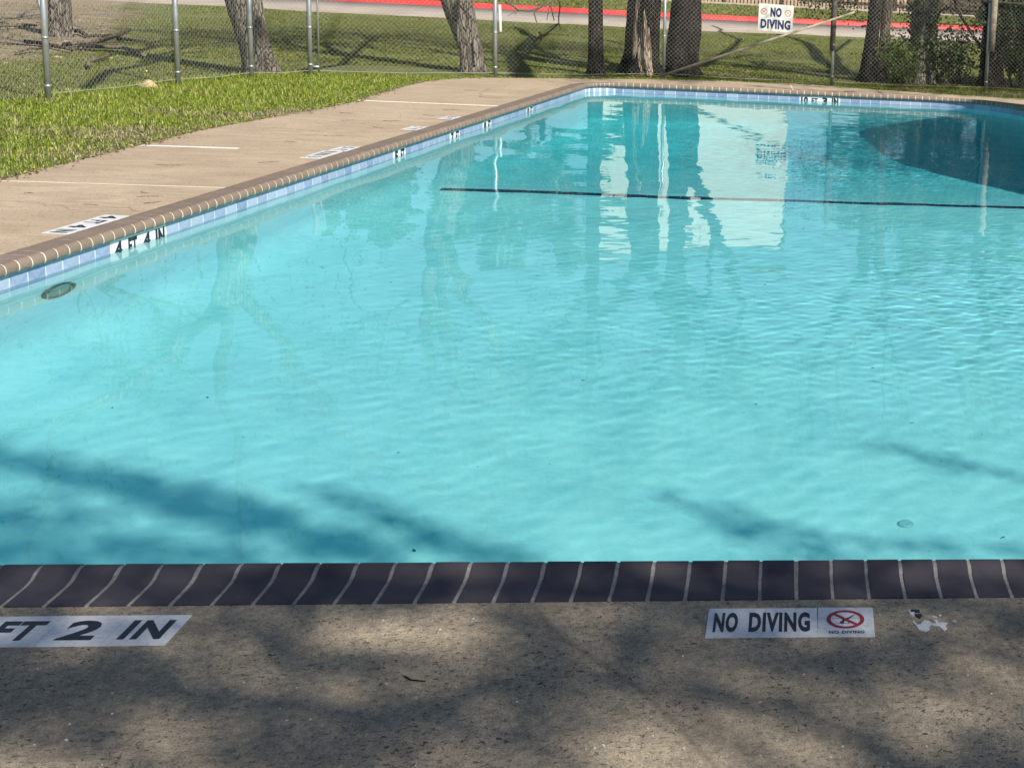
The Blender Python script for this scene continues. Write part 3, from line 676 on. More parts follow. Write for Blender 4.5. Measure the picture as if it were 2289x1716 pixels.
# ------------------------------------------------------------------ ground
def gh(x, y):
    r = max(0., min(1., (y - 20.8) / 3)) if y > 20 else 0.0
    return 0.06 * r * (noise.noise(Vector((x * .25, y * .25, 0))) + .4 * noise.noise(Vector((x, y, 3))))
NG = 220; rad = [0, .4, .75, 1.1, 1.6, 2.2, 3, 4, 5.2, 6.5, 8, 10, 12.5, 15, 18, 22, 27, 34, 44, 60, 90, 150, 300, 600]; V = []
for i in range(NG):
    p, t, nn = frame(PER * i / NG); c = np.array([.2, 11.]); d = (p - c) / np.hypot(*(p - c))
    for r_ in rad:
        q = p - nn * .35 if r_ == 0 else (p - nn * .35) * 1.0 + (-nn * max(0, 1 - r_ / 10) + d * min(1, r_ / 10)) * r_
        z = -.028 + (gh(q[0], q[1]) if r_ < 100 else 0); V.append((q[0], q[1], z))
m = len(rad); i = np.arange(NG)[:, None] * m; j = ((np.arange(NG) + 1) % NG)[:, None] * m; k = np.arange(m - 1)[None]
F = np.stack([i + k, i + k + 1, j + k + 1, j + k], -1).reshape(-1, 4)
ground = mesh_np('ground', V, F, GROUND, None, True); tag(ground, kind='structure')
# road and curbs along a gently curving line
def road_y(x): return 37.2 + .012 * (x + 6) ** 2 * (1 if x > -6 else .45) + (.10 * max(0, x + 1)) * .3
xs = np.linspace(-60, 60, 90)
def ribbon(name, f0, f1, z0, z1, mat, thick=None):
    V = []; 
    for x_ in xs: V += [(x_, f0(x_), z0), (x_, f1(x_), z1)]
    F = [(2 * i_, 2 * i_ + 2, 2 * i_ + 3, 2 * i_ + 1) for i_ in range(len(xs) - 1)]
    if thick:
        b = len(V)
        for x_ in xs: V += [(x_, f0(x_), z0 - thick), (x_, f1(x_), z1 - thick)]
        F += [(2 * i_, b + 2 * i_, b + 2 * i_ + 2, 2 * i_ + 2) for i_ in range(len(xs) - 1)] + [(2 * i_ + 1, 2 * i_ + 3, b + 2 * i_ + 3, b + 2 * i_ + 1) for i_ in range(len(xs) - 1)]
    o = mesh_np(name, V, F, mat); return o
o = ribbon('road', lambda x_: road_y(x_), lambda x_: road_y(x_) + 6.6, .03, .045, ROADM, .15); tag(o, kind='structure')
o = ribbon('curb', lambda x_: road_y(x_) + 6.45, lambda x_: road_y(x_) + 6.78, .19, .20, REDC, .22); tag(o, kind='structure')
vb = ribbon('verge', lambda x_: road_y(x_) + 6.78, lambda x_: 75, .185, .26, GROUND); tag(vb, kind='structure')

# ------------------------------------------------------------------ grass
def blades(name, pts, hmin, hmax, wd, mat, lean=.5, label=None, seg2=True, hz=None):
    n = len(pts); p = np.asarray(pts, float); a = rng.uniform(0, 2 * np.pi, n); h = rng.uniform(hmin, hmax, n) * rng.uniform(.6, 1.15, n)
    if hz is not None: h = h * hz
    ww = wd * rng.uniform(.6, 1.4, n); d = np.stack([np.cos(a), np.sin(a), np.zeros(n)], -1); s = np.stack([-np.sin(a), np.cos(a), np.zeros(n)], -1)
    ln = rng.uniform(.1, 1, n) * lean; up = np.array([0, 0, 1.])
    b0 = p - s * ww[:, None] / 2; b1 = p + s * ww[:, None] / 2
    mid = p + d * (h * ln * .35)[:, None] + up * (h * .6)[:, None]; tip = p + d * (h * ln)[:, None] + up * (h * (1 - .35 * ln))[:, None]
    m0 = mid - s * ww[:, None] * .4; m1 = mid + s * ww[:, None] * .4
    V = np.stack([b0, b1, m1, m0, tip], 1).reshape(-1, 3); base = np.arange(n) * 5
    q = np.stack([base, base + 1, base + 2], -1); q2 = np.stack([base, base + 2, base + 3], -1); q3 = np.stack([base + 3, base + 2, base + 4], -1)
    o = mesh_np(name, V, np.concatenate([q, q2, q3]), mat); tag(o, kind='stuff', label=label); return o
FENCE = [(-8.05, 11.6), (-7.551, 14.713), (-7.177, 16.816), (-6.811, 18.058), (-6.310, 18.732), (-4.079, 19.619), (-1.80, 20.85), (.812, 20.70), (3.315, 20.966), (5.9, 21.0), (8.6, 20.0)]
FA = np.array(FENCE)
def fence_x(y): return np.interp(y, FA[:5, 1], FA[:5, 0])
def fence_y(x): return np.interp(x, FA[3:, 0], FA[3:, 1])
def deck_x(y): return np.interp(y, OA[:10, 1], OA[:10, 0])
def deck_y(x): return np.interp(x, OA[9:, 0], OA[9:, 1])
# lush strip between deck and fence
N = 520000; x_ = rng.uniform(-9.5, 7, N); y_ = rng.uniform(7.5, 22.2, N)
leftz = (x_ < deck_x(y_) + .012) & (y_ < 18.9) & (x_ > fence_x(y_) - .5); farz = (y_ > deck_y(x_) - .012) & (x_ > -4.95) & (y_ < fence_y(x_) + .35)
mid = (y_ >= 18.3) & (x_ <= -4.7) & (x_ > -7) & (y_ < fence_y(x_) + .3)
keep = leftz | farz | mid
x_, y_ = x_[keep], y_[keep]
dens = np.array([noise.noise(Vector((a * 1.1, b * 1.1, 5))) for a, b in zip(x_[::1], y_[::1])])
far_edge = np.clip((deck_x(y_) - x_) / 1.0, 0, 1)
dryf = np.clip(.62 - far_edge * .75 + dens * 1.5 + np.where(y_ < 12.8, .22, 0) - np.where(y_ > 15, .45, 0), 0, .97)
isdry = rng.uniform(0, 1, len(x_)) < dryf
pts = np.stack([x_, y_, np.full(len(x_), -.03)], -1)
tall = .7 + .5 * np.clip(far_edge, 0, 1) + .5 * np.clip(dens, -.4, .6)
blades('grass', pts[~isdry], .028, .07, .0062, LUSH, 1.4, 'lush green grass between the deck and the chain link fence', hz=tall[~isdry])
blades('dry_grass', pts[isdry], .02, .05, .007, DRYG, 2.0, 'dry straw coloured grass along the deck edge', hz=tall[isdry])
# broad-leafed weeds give the strip its clumps
cl = pts[(~isdry) & (rng.uniform(0, 1, len(pts)) < .10) & (dens > -.1)]
blades('clover', cl, .03, .06, .015, LUSH, 1.6, 'broad leafed weeds growing in the grass strip')
# crumbs of soil, straw and leaf at the ragged deck edge
ts = rng.uniform(oc[2] - 2.5, oc[-1] - 2, 3400); ex = np.interp(ts, oc, OA[:, 0]); ey = np.interp(ts, oc, OA[:, 1]); e2x = np.interp(ts + .05, oc, OA[:, 0]) - ex; e2y = np.interp(ts + .05, oc, OA[:, 1]) - ey; ln = np.hypot(e2x, e2y) + 1e-9
off = rng.normal(-.01, .045, len(ts)) * (1 + .8 * np.sin(ts * 2.1) * np.sin(ts * .7)); P_ = np.stack([ex + e2y / ln * off, ey - e2x / ln * off, np.where(off > 0, .006, -.012)], -1)
EL = leafmat('edge_litter', [(0, (.09, .06, .035)), (.5, (.24, .17, .10)), (.8, (.45, .36, .22)), (1, (.15, .22, .03))], trans=.1)
def late_litter(): quads('edge_litter', P_, .028, EL, .2, 'brown leaf crumbs and soil along the ragged grass edge of the deck')
# lawn beyond the fence
N = 420000; yy = 20.9 + (37.0 - 20.9) * rng.uniform(0, 1, N) ** 1.25; xx = rng.uniform(-1, 1, N) * 0 + rng.uniform(-.62, .20, N) * yy
k_ = (yy > fence_y(np.clip(xx, -6.3, 9)) + .2); xx, yy = xx[k_], yy[k_]
N2 = 60000; y2 = rng.uniform(12, 20.9, N2); x2 = rng.uniform(-14, -6, N2); k_ = x2 < fence_x(y2) - .4; xx = np.concatenate([xx, x2[k_]]); yy = np.concatenate([yy, y2[k_]])
dirtm = np.clip((-(xx + 10.4) + 1.7) * .5 - np.maximum(yy - 22, 0) * .21 - np.maximum(19.2 - yy, 0) * .65, 0, 1)
pn = np.array([noise.noise(Vector((a * .8, b * .8, 9))) for a, b in zip(xx, yy)])
keep = rng.uniform(0, 1, len(xx)) > np.clip(dirtm * 1.1 - .1, 0, .94); xx, yy, pn = xx[keep], yy[keep], pn[keep]
keep = rng.uniform(0, 1, len(xx)) < .75 + pn; xx, yy = xx[keep], yy[keep]
gz = np.array([gh(a, b) for a, b in zip(xx, yy)]) - .03
blades('lawn', np.stack([xx, yy, gz], -1), .02, .045, .011, LAWN, 1.5, 'mown lawn on the far side of the chain link fence')
# verge grass by the wooden fence
N = 40000; yy = rng.uniform(43.9, 57, N); xx = rng.uniform(-17, 12, N); yy = np.maximum(yy, np.array([road_y(a) for a in xx]) + 6.95)
blades('verge_grass', np.stack([xx, yy, .19 + (yy - 44) * .0023], -1), .04, .08, .03, LAWN, 1.3, 'grass verge between the red curb and the wooden fence')
# leaf litter on the bare soil at the far left
N = 9000; yy = rng.uniform(17, 34, N); xx = rng.uniform(-19, -7.5, N); dm = np.clip((-(xx + 10.4) + 1.4) * .5 - np.maximum(yy - 22, 0) * .21 - np.maximum(19.2 - yy, 0) * .65, 0, 1); k_ = rng.uniform(0, 1, N) < dm; xx, yy = xx[k_], yy[k_]
LIT = leafmat('leaf_litter', [(0, (.14, .10, .065)), (.5, (.28, .21, .13)), (1, (.42, .34, .23))], trans=.1)
def quads(name, P, size, mat, flat=.4, label=None, aspect=.6, kind='stuff', parent=None):
    n = len(P); P = np.asarray(P, float); u = rng.normal(size=(n, 3)); u[:, 2] *= flat; u /= np.linalg.norm(u, axis=1)[:, None]
    v = rng.normal(size=(n, 3)); v[:, 2] *= flat; v -= u * (u * v).sum(1)[:, None]; v /= np.linalg.norm(v, axis=1)[:, None]; sz = size * rng.uniform(.6, 1.35, n)[:, None]
    w_ = np.cross(u, v) * sz * .12
    V = np.stack([P - u * sz / 2, P + v * sz * aspect / 2 + w_, P + u * sz / 2, P - v * sz * aspect / 2 + w_], 1).reshape(-1, 3); b = np.arange(n)[:, None] * 4
    o = mesh_np(name, V, np.concatenate([b + [0, 1, 2], b + [0, 2, 3]]), mat, parent)
    if kind: o['kind'] = kind
    if label: o['label'] = label
    return o
late_litter()
quads('leaf_litter', np.stack([xx, yy, np.array([gh(a, b) for a, b in zip(xx, yy)]) - .022], -1), .045, LIT, .15, 'fallen leaves on the bare soil under the far left tree')

# ------------------------------------------------------------------ trees
def trunk_obj(parent, pts, rad, mat, nm='trunk', n=26, rough=.10, flare=True, seed=0):
    P = [Vector(p) for p in pts]; # resample
    out, rr = [], []; 
    for i_ in range(len(P) - 1):
        L_ = (P[i_ + 1] - P[i_]).length; k_ = max(2, int(L_ / .11))
        for q in range(k_): out.append(P[i_].lerp(P[i_ + 1], q / k_)); rr.append(rad[i_] + (rad[i_ + 1] - rad[i_]) * q / k_)
    out.append(P[-1]); rr.append(rad[-1])
    for i_ in range(1, len(out) - 1): out[i_] = out[i_] + Vector((noise.noise(out[i_] * 1.3), noise.noise(out[i_] * 1.3 + Vector((9, 0, 0))), 0)) * rr[0] * .12
    def rf(an, i_, p):
        f = 1 + rough * noise.noise(Vector((math.cos(an) * 3.2, math.sin(an) * 3.2, p.z * 1.1 + seed))) * 1.6 + rough * .6 * noise.noise(Vector((math.cos(an) * 8, math.sin(an) * 8, p.z * 2.3 + seed)))
        if flare: 
            z = max(0, p.z); f *= 1 + .38 * math.exp(-z / .13) * (.65 + .55 * math.sin(an * 4 + seed))
        return f
    mb = MB(); mb.tube(out, rr, n, True, rf); return mb.build(nm, mat, parent, True)
def limbs(parent, starts, mat, depth=4, leafmat=None, leaf_n=7, leaf_size=.07, seed=1, droop=.0, nm='limbs', spread=.55, leafcrown=True):
    rn = random.Random(seed); mb = MB(); tips = []
    def grow(p, d, r, L_, dep):
        k_ = 5 if dep > 1 else 4; pts = [p.copy()]; dd = d.copy()
        for _ in range(k_):
            dd = (dd + Vector((rn.gauss(0, 1), rn.gauss(0, 1), rn.gauss(0, .7) - droop)) * .17).normalized(); pts.append(pts[-1] + dd * L_ / k_)
        rads = [r * (1 - .5 * i_ / k_) for i_ in range(k_ + 1)]
        mb.tube(pts, rads, 7 if dep > 2 else (5 if dep > 1 else 3), False)
        if dep <= 1: tips.extend(pts[1:])
        if dep > 0:
            for c_ in range(3 if dep > 1 else 2):
                q = pts[rn.choice([2, 3, 4, -1])] if c_ else pts[-1]
                nd = (dd + Vector((rn.gauss(0, 1), rn.gauss(0, 1), rn.gauss(.1, .8))) * spread).normalized(); grow(q, nd, rads[-1] * rn.uniform(.7, .95), L_ * rn.uniform(.6, .85), dep - 1)
    for (p, d, r, L_) in starts: grow(Vector(p), Vector(d).normalized(), r, L_, depth)
    o = mb.build(nm, mat, parent, True)
    if leafmat is not None:
        T = np.array([tuple(t_) for t_ in tips]); T = np.repeat(T, leaf_n, 0) + rng.normal(size=(len(T) * leaf_n, 3)) * .16
        quads('crown', T, leaf_size, leafmat, 1, parent=parent)
    return o
def tree(name, label, pts, rad, mat, starts, crown=SPRING, seed=1, depth=4, leaf_n=4, rough=.1, cat='tree', leaf_size=.07, **kw):
    root = empty(name, label, cat, 'trees beyond the chain link fence', (0, 0, 0)); trunk_obj(root, pts, rad, mat, rough=rough, seed=seed * 3.1)
    if starts: limbs(root, starts, mat, depth, crown, leaf_n, seed=seed, leaf_size=leaf_size, **kw)
    return root
# far left tree on bare soil
tree('shade_tree', 'slender brown trunk on bare soil at the far left', [(-12.04, 24.0, -.1), (-12.1, 24.05, 1.3), (-12.1, 24.1, 3.2)], [.165, .15, .13], BARK_G,
     [((-12.1, 24.1, 3.1), (.3, .1, 1), .1, 2.6), ((-12.1, 24.1, 3.1), (-.5, -.2, .9), .09, 2.4), ((-12.1, 24.1, 2.6), (.5, -.4, .6), .07, 2.)], seed=3)
# leaning tree left of centre, grey ragged bark
tree('shade_tree', 'thick grey trunk leaning left behind the second fence span', [(-6.93, 18.78, -.12), (-7.03, 18.78, .3), (-7.22, 18.82, 1.2), (-7.5, 18.9, 3.0)], [.20, .185, .215, .20], BARK_G,
     [((-7.48, 18.9, 2.9), (-.5, .1, 1), .13, 2.8), ((-7.4, 18.9, 2.6), (.6, .2, .9), .12, 2.8), ((-7.5, 18.9, 2.9), (.1, -.5, 1), .1, 2.4)], seed=5, rough=.14)
# leaning tree left of post five
tree('shade_tree', 'mottled grey trunk leaning left beside the fence post at the deck corner', [(-4.58, 20.5, -.12), (-4.62, 20.5, .35), (-4.83, 20.52, 1.1), (-5.15, 20.6, 2.6)], [.145, .15, .225, .21], BARK_G,
     [((-5.12, 20.6, 2.5), (-.6, .1, 1), .13, 2.6), ((-5.1, 20.6, 2.4), (.6, .2, 1), .12, 2.6), ((-5.1, 20.6, 2.4), (.0, -.5, 1), .1, 2.2)], seed=8, rough=.16)
# thin black trunk
t3 = tree('shade_tree', 'thin straight black trunk between the leaning tree and the wide brown trunk', [(-2.84, 20.95, -.12), (-2.86, 20.95, 1.2), (-2.88, 20.95, 3.6)], [.112, .108, .10], BARK_D,
     [((-2.88, 20.95, 3.5), (.2, .2, 1), .08, 2.2), ((-2.88, 20.95, 3.2), (-.6, .0, .8), .06, 1.8)], seed=11, rough=.05)
# wide brown trunk with bare wood patch
t4 = tree('shade_tree', 'widest brown trunk with a pale strip of missing bark', [(-2.22, 21.5, -.12), (-2.2, 21.5, .35), (-2.17, 21.5, 1.3), (-2.1, 21.5, 3.0)], [.285, .265, .25, .22], BARK_D,
     [((-2.1, 21.5, 2.9), (-.5, .1, 1), .14, 2.8), ((-2.1, 21.5, 2.9), (.5, .2, 1), .14, 2.8)], seed=13, rough=.10)
def patch(parent, cx_, cy_, r, z0, z1, a0, a1, mat):
    mb = MB(); NA, NZ = 12, 34
    for iz in range(NZ + 1):
        z = z0 + (z1 - z0) * iz / NZ; rr = (r + .008 - .030 * z / 1.3)
        sh = .16 * math.sin(z * 4 + 1) ; wdn = (1 - .55 * max(0, (z - .55)) / .8) * (1 + .25 * noise.noise(Vector((0, 0, z * 4))))
        for ia in range(NA + 1):
            u = ia / NA; am = (a0 + a1) / 2; an = am + (a1 - a0) * (u - .5) * wdn + sh * .3
            bul = rr + .012 * math.sin(u * math.pi) + .010 * noise.noise(Vector((u * 9, z * 2.0, 2)))
            if ia in (0, NA): bul -= .03
            fl = 1 + .25 * math.exp(-max(0, z) / .13)
            mb.v.append((cx_ + math.cos(an) * bul * fl, cy_ + math.sin(an) * bul * fl, z))
    for iz in range(NZ):
        for ia in range(NA): q = iz * (NA + 1) + ia; mb.f.append((q, q + 1, q + NA + 2, q + NA + 1))
    return mb.build('bare_wood', mat, parent, True)
patch(t4, -2.19, 21.5, .268, -.1, 1.6, R(-128), R(-52), BAREWOOD)
# forked dark tree
t5 = tree('shade_tree', 'broad dark forked trunk just right of the sixth fence post', [(-1.58, 21.5, -.12), (-1.55, 21.5, .5), (-1.52, 21.5, 1.15), (-1.5, 21.5, 1.6)], [.275, .25, .235, .24], BARK_D,
     [((-1.45, 21.5, 1.15), (.75, .1, .9), .13, 2.8), ((-1.6, 21.5, 1.5), (-.2, .1, 1), .17, 2.9)], seed=17, rough=.14)
# twin trunk
t6 = tree('shade_tree', 'dark twin trunk right of the braced fence post', [(1.44, 21.75, -.12), (1.47, 21.75, .6), (1.52, 21.75, 1.3), (1.5, 21.75, 3.2)], [.135, .12, .105, .09], BARK_D,
     [((1.5, 21.75, 3.0), (-.4, .1, 1), .09, 2.4), ((1.5, 21.75, 2.4), (.5, .3, .8), .07, 2.2)], seed=19, rough=.12, leaf_n=7)
trunk_obj(t6, [(1.66, 21.8, -.12), (1.70, 21.8, .7), (1.73, 21.8, 1.6), (1.8, 21.8, 3.1)], [.10, .085, .085, .08], BARK_B, 'second_trunk', seed=4)
# ivy tree
t7 = tree('ivy_tree', 'trunk wrapped in ivy between the twin trunk and the right fence post', [(2.34, 22.0, -.12), (2.33, 22.0, .6), (2.36, 22.0, 1.6), (2.4, 22.0, 3.4)], [.21, .17, .17, .15], BARK_G,
     [((2.4, 22.0, 3.2), (.4, .1, 1), .1, 2.4), ((2.4, 22.0, 2.8), (-.6, .1, .8), .09, 2.2)], seed=23, leaf_n=7, crown=DARKLEAF)
n_ = 2600; zz = rng.uniform(.45, 3.2, n_); an = rng.uniform(0, 6.28, n_); rr = .18 + rng.gamma(1.5, .03, n_)
quads('ivy', np.stack([2.36 + rr * np.cos(an), 22.0 + rr * np.sin(an), zz], -1), .06, DARKLEAF, 1, 'ivy leaves clinging to the trunk', .8, parent=t7)
# dark tree at the right post
t8 = tree('shade_tree', 'dark trunk and slanting limb behind the rightmost fence post', [(3.55, 21.8, -.12), (3.5, 21.8, .7), (3.52, 21.8, 1.6), (3.5, 21.9, 3.2)], [.2, .17, .15, .13], BARK_D,
     [((3.5, 21.9, 3.0), (.5, .1, 1), .1, 2.4), ((3.5, 21.8, 2.4), (-.4, .1, 1), .08, 2.2)], seed=29, leaf_n=7, crown=DARKLEAF)
mb = MB(); mb.tube([(3.42, 21.8, .55), (3.2, 21.75, .8), (2.98, 21.7, 1.1), (2.86, 21.7, 1.28), (2.78, 21.7, 1.6), (2.7, 21.7, 2.2)], [.04, .03, .026, .026, .024, .02], 7)
mb.tube([(2.92, 21.7, 1.2), (2.75, 21.7, 1.29), (2.6, 21.72, 1.22), (2.52, 21.72, 1.0), (2.44, 21.72, .86)], [.024, .022, .02, .014, .008], 6); mb.build('limb', BARK_D, t8, True)
# shrubs at the right
def shrub(label, cx_, cy_, rx_, ry_, h, nleaf, mat, seed, name='shrub', zb=.05, size=.055, stems=True):
    rn = random.Random(seed); root = empty(name, label, 'shrub', 'shrubs behind the chain link fence'); T = []
    mb = MB()
    for _ in range(16):
        a_ = rn.uniform(0, 6.28); e = (cx_ + math.cos(a_) * rx_ * rn.uniform(.3, 1), cy_ + math.sin(a_) * ry_ * rn.uniform(.3, 1), h * rn.uniform(.5, 1)); b_ = Vector((cx_ + rn.gauss(0, .12), cy_ + rn.gauss(0, .1), -.1)); m_ = b_.lerp(Vector(e), .5) + Vector((rn.gauss(0, .15), rn.gauss(0, .15), .15))
        pts = [b_, m_, Vector(e)]; mb.tube([b_, b_.lerp(m_, .5), m_, m_.lerp(Vector(e), .5), e], [.016, .013, .01, .008, .004], 5, False)
        for q in (.35, .5, .65, .8, 1.0): 
            t_ = (b_.lerp(m_, q * 2) if q < .5 else m_.lerp(Vector(e), q * 2 - 1)); T.append(t_)
            for _ in range(3): T.append(t_ + Vector((rn.gauss(0, .16), rn.gauss(0, .16), rn.gauss(0, .14))))
    mb.build('stem', BARK_B, root, True); T = np.array([tuple(t_) for t_ in T]); k_ = rng.integers(0, len(T), nleaf)
    P = T[k_] + rng.normal(size=(nleaf, 3)) * .085; P = P[P[:, 2] > zb]
    quads('foliage', P, size, mat, 1, parent=root, aspect=.7); return root
shrub('dense dark shrub filling the fence span right of the rightmost post', 4.15, 22.0, .9, .6, 2.1, 15000, DARKLEAF, 1)
shrub('second dark shrub at the right edge beyond the fence', 5.4, 22.2, 1.0, .7, 2.4, 9000, DARKLEAF, 2)
shrub('low leafy shrub at the foot of the twin trunk', 2.0, 21.7, .42, .25, .75, 1500, SPRING, 3)
shrub('dark clump of leaves at the foot of the ivy covered trunk', 2.8, 22.1, .5, .3, .9, 2200, DARKLEAF, 4)
#shrub('leafy sapling left of the twin trunk with leaves in front of the curb', .75, 22.4, .75, .35, 1.75, 1100, DARKLEAF, 6, zb=.75)
#shrub('leafy sapling between the ivy trunk and rightmost post', 2.95, 22.3, .75, .3, 1.9, 1700, DARKLEAF, 7, zb=.8)
# hanging leafy boughs over the wooden fence view, part of the twin trunk tree
P = []
for _ in range(64):
    c_ = np.array([rng.uniform(.15, 3.9), rng.uniform(21.9, 22.8), rng.uniform(1.0, 1.7) + rng.uniform(0, 1) ** 2 * 1.2]); P.append(c_ + rng.normal(size=(70, 3)) * np.array([.17, .1, .12]))
quads('hanging_leaves', np.concatenate(P), .05, DARKLEAF, 1, 'dark leaves hanging from the low boughs', .7, parent=t6)
# thin bare twigs hanging beside post five, from the thin black trunk
mb = MB(); tw = lambda L_, r_: mb.tube([Vector(p) for p in L_], [1.5 * r_ * (1 - .5 * i_ / (len(L_) - 1)) for i_ in range(len(L_))], 5, False)
def W(u, v, Y=20.9):
    """a direction measured in the photograph, met at the depth Y"""
    d = Vector((.13654, .97771, -.15947)) + Vector((.9901, -.1294, .05442)) * ((u - 2137.5) / 2919.44) - Vector((-.03258, .16532, .9857)) * ((v - 430.92) / 2919.44)
    k_ = Y / d.y; return Vector((0, 0, 1.718)) + d * k_
def c6(x_, y_, Y=20.9): return W(1040 + x_ / 8.508, y_ / 8.508, Y)
tw([c6(770, -60), c6(790, 40), c6(900, 110), c6(1010, 190), c6(1200, 205), c6(1340, 190), c6(1480, 120), c6(1610, 60), c6(1700, -30), c6(1850, -180), (-2.88, 20.95, 2.9)], .016)
tw([c6(1010, 195), c6(900, 260), c6(800, 310)], .006); tw([c6(1000, 230), c6(930, 300)], .004); tw([c6(1340, 190), c6(1310, 260), c6(1350, 400), c6(1380, 490)], .009); tw([c6(1340, 190), c6(1400, 110), c6(1440, 30)], .009)
tw([c6(1620, 60), c6(1640, 180), c6(1690, 400)], .009); tw([c6(1620, 60), c6(1580, 240), c6(1550, 380)], .007)
tw([c6(1780, -40), c6(1800, 150), c6(1775, 350), c6(1780, 450), c6(1815, 560)], .009); tw([c6(1775, 455), c6(1600, 600), c6(1460, 700), c6(1290, 745)], .010); tw([c6(1770, 450), c6(1640, 500), c6(1575, 560)], .005)
tw([c6(1400, 610), c6(1445, 690), c6(1440, 780), c6(1330, 890), c6(1180, 985), c6(1100, 1010), c6(990, 985)], .011); tw([c6(1100, 1010), c6(1085, 1060), c6(1000, 1110)], .007)
mb.build('bare_twigs', STICK, t3, True)
# fallen sticks on the bare soil
def c2(x_, y_): 
    p = W(x_ / 7.373, y_ / 7.373, 1); d = p - Vector((0, 0, 1.718)); return Vector((0, 0, 1.718)) + d * (-1.718 / d.z)
for L_, r_, lb in (([(1060, 760), (1300, 730), (1600, 690), (1880, 610), (2150, 540)], .022, 'long pale fallen branch curving across the bare soil'),
                   ([(1300, 795), (1700, 790), (2000, 800), (2200, 860), (2400, 960)], .022, 'long grey fallen branch below the pale one on the bare soil'),
                   ([(1480, 1120), (1455, 1070), (1520, 1020), (1700, 980), (1850, 950)], .018, 'short hooked pale branch near the grass edge'),
                   ([(420, 705), (700, 745), (900, 780), (1180, 850), (1400, 850)], .02, 'dark crooked branch crossing behind the leftmost post'),
                   ([(280, 885), (450, 850), (720, 830)], .016, 'thin pale stick left of the leftmost post'),
                   ([(1140, 540), (1300, 560), (1450, 610), (1900, 600)], .024, 'dark root or branch right of the far left trunk'),
                   ([(0, 500), (200, 495), (440, 490), (600, 480)], .022, 'pale fallen branch in front of the far left trunk shadow'),
                   ([(1950, 640), (2150, 680), (2400, 700)], .02, 'dark stick at the right end of the fallen branches')):
    pts = [c2(*q) for q in L_]; pts = [q + Vector((0, 0, gh(q.x, q.y) + .02 + random.uniform(0, .03))) for q in pts]; mb = MB(); mb.tube(pts, [1.7 * r_ * (1 - .4 * i_ / (len(pts) - 1)) for i_ in range(len(pts))], 6)
    o = mb.build('fallen_branch', STICK if 'dark' not in lb else BARK_B, None, True); tag(o, lb, 'branch', 'fallen branches beyond the fence')
# sandy ant hills in the grass
def mound(x_, y_, r_, h, label):
    V = [(x_, y_, h - .03)]; N = 22; K = 6
    for k_ in range(1, K + 1):
        for a_ in range(N):
            an = 2 * math.pi * a_ / N; rr = r_ * k_ / K * (1 + .25 * noise.noise(Vector((math.cos(an) * 2, math.sin(an) * 2, x_))))
            V.append((x_ + math.cos(an) * rr * 1.4, y_ + math.sin(an) * rr, -.03 + h * (math.cos(k_ / K * math.pi) + 1) / 2 + .008 * noise.noise(Vector((x_ + rr * 30, an * 9, k_)))))
    F = [(0, 1 + a_, 1 + (a_ + 1) % N) for a_ in range(N)]; me = bpy.data.meshes.new('ant_hill')
    F += [(1 + (k_ - 1) * N + a_, 1 + k_ * N + a_, 1 + k_ * N + (a_ + 1) % N, 1 + (k_ - 1) * N + (a_ + 1) % N) for k_ in range(1, K) for a_ in range(N)]
    me.from_pydata(V, [], F); me.materials.append(SOIL); me.shade_smooth(); o = bpy.data.objects.new('ant_hill', me); C.objects.link(o); tag(o, label, 'ant hill')
mound(-7.30, 16.35, .115, .105, 'sandy mound in the green grass between the first two posts')
mound(-7.1, 12.35, .10, .09, 'small sandy mound in the grass at the left edge')

# ------------------------------------------------------------------ chain link fence
fence = empty('chain_link_fence', 'galvanised chain link fence running round the pool deck', 'fence')
FH = 1.83
def post_top(i_): return FH
for i_, (x_, y_) in enumerate(FENCE):
    r_ = .030 if i_ not in (6, 7) else .024
    mb = MB(); mb.tube([(x_, y_, -.15), (x_, y_, FH)], r_, 14); 
    mb.build('post', GALV, fence, True)
    mb = MB()
    for z in (.12, .62, 1.2): mb.tube([(x_, y_, z), (x_, y_, z + .022)], r_ + .004, 12)
    mb.build('tie_band', GALV, fence, True)
    if i_ == 4:
        mb = MB(); mb.tube([(x_ + .10, y_ + .03, .02), (x_ + .10, y_ + .03, FH)], .012, 8); mb.box((x_ + .05, y_ + .015, .10), (.12, .02, .03)); mb.build('tension_bar', GALV, fence, True)
mb = MB(); mb.tube([(.8, 20.71, .53), (.806, 20.71, 1.0), (.81, 20.71, FH + .3)], [.040, .044, .046], 10); mb.build('sleeve', DKBROWN, fence, True)
mb = MB(); mb.tube([(3.37, 20.94, .63), (3.37, 20.94, 1.0), (3.38, 20.94, FH + .5)], [.055, .058, .06], 10); mb.build('wooden_stub', OLDWOOD, fence, True)
mb = MB(); mb.tube([(3.2, 20.95, 1.42), (4.4, 20.99, 1.40), (5.9, 21.0, 1.38)], .022, 8); mb.build('rail', DKBROWN, fence, True)
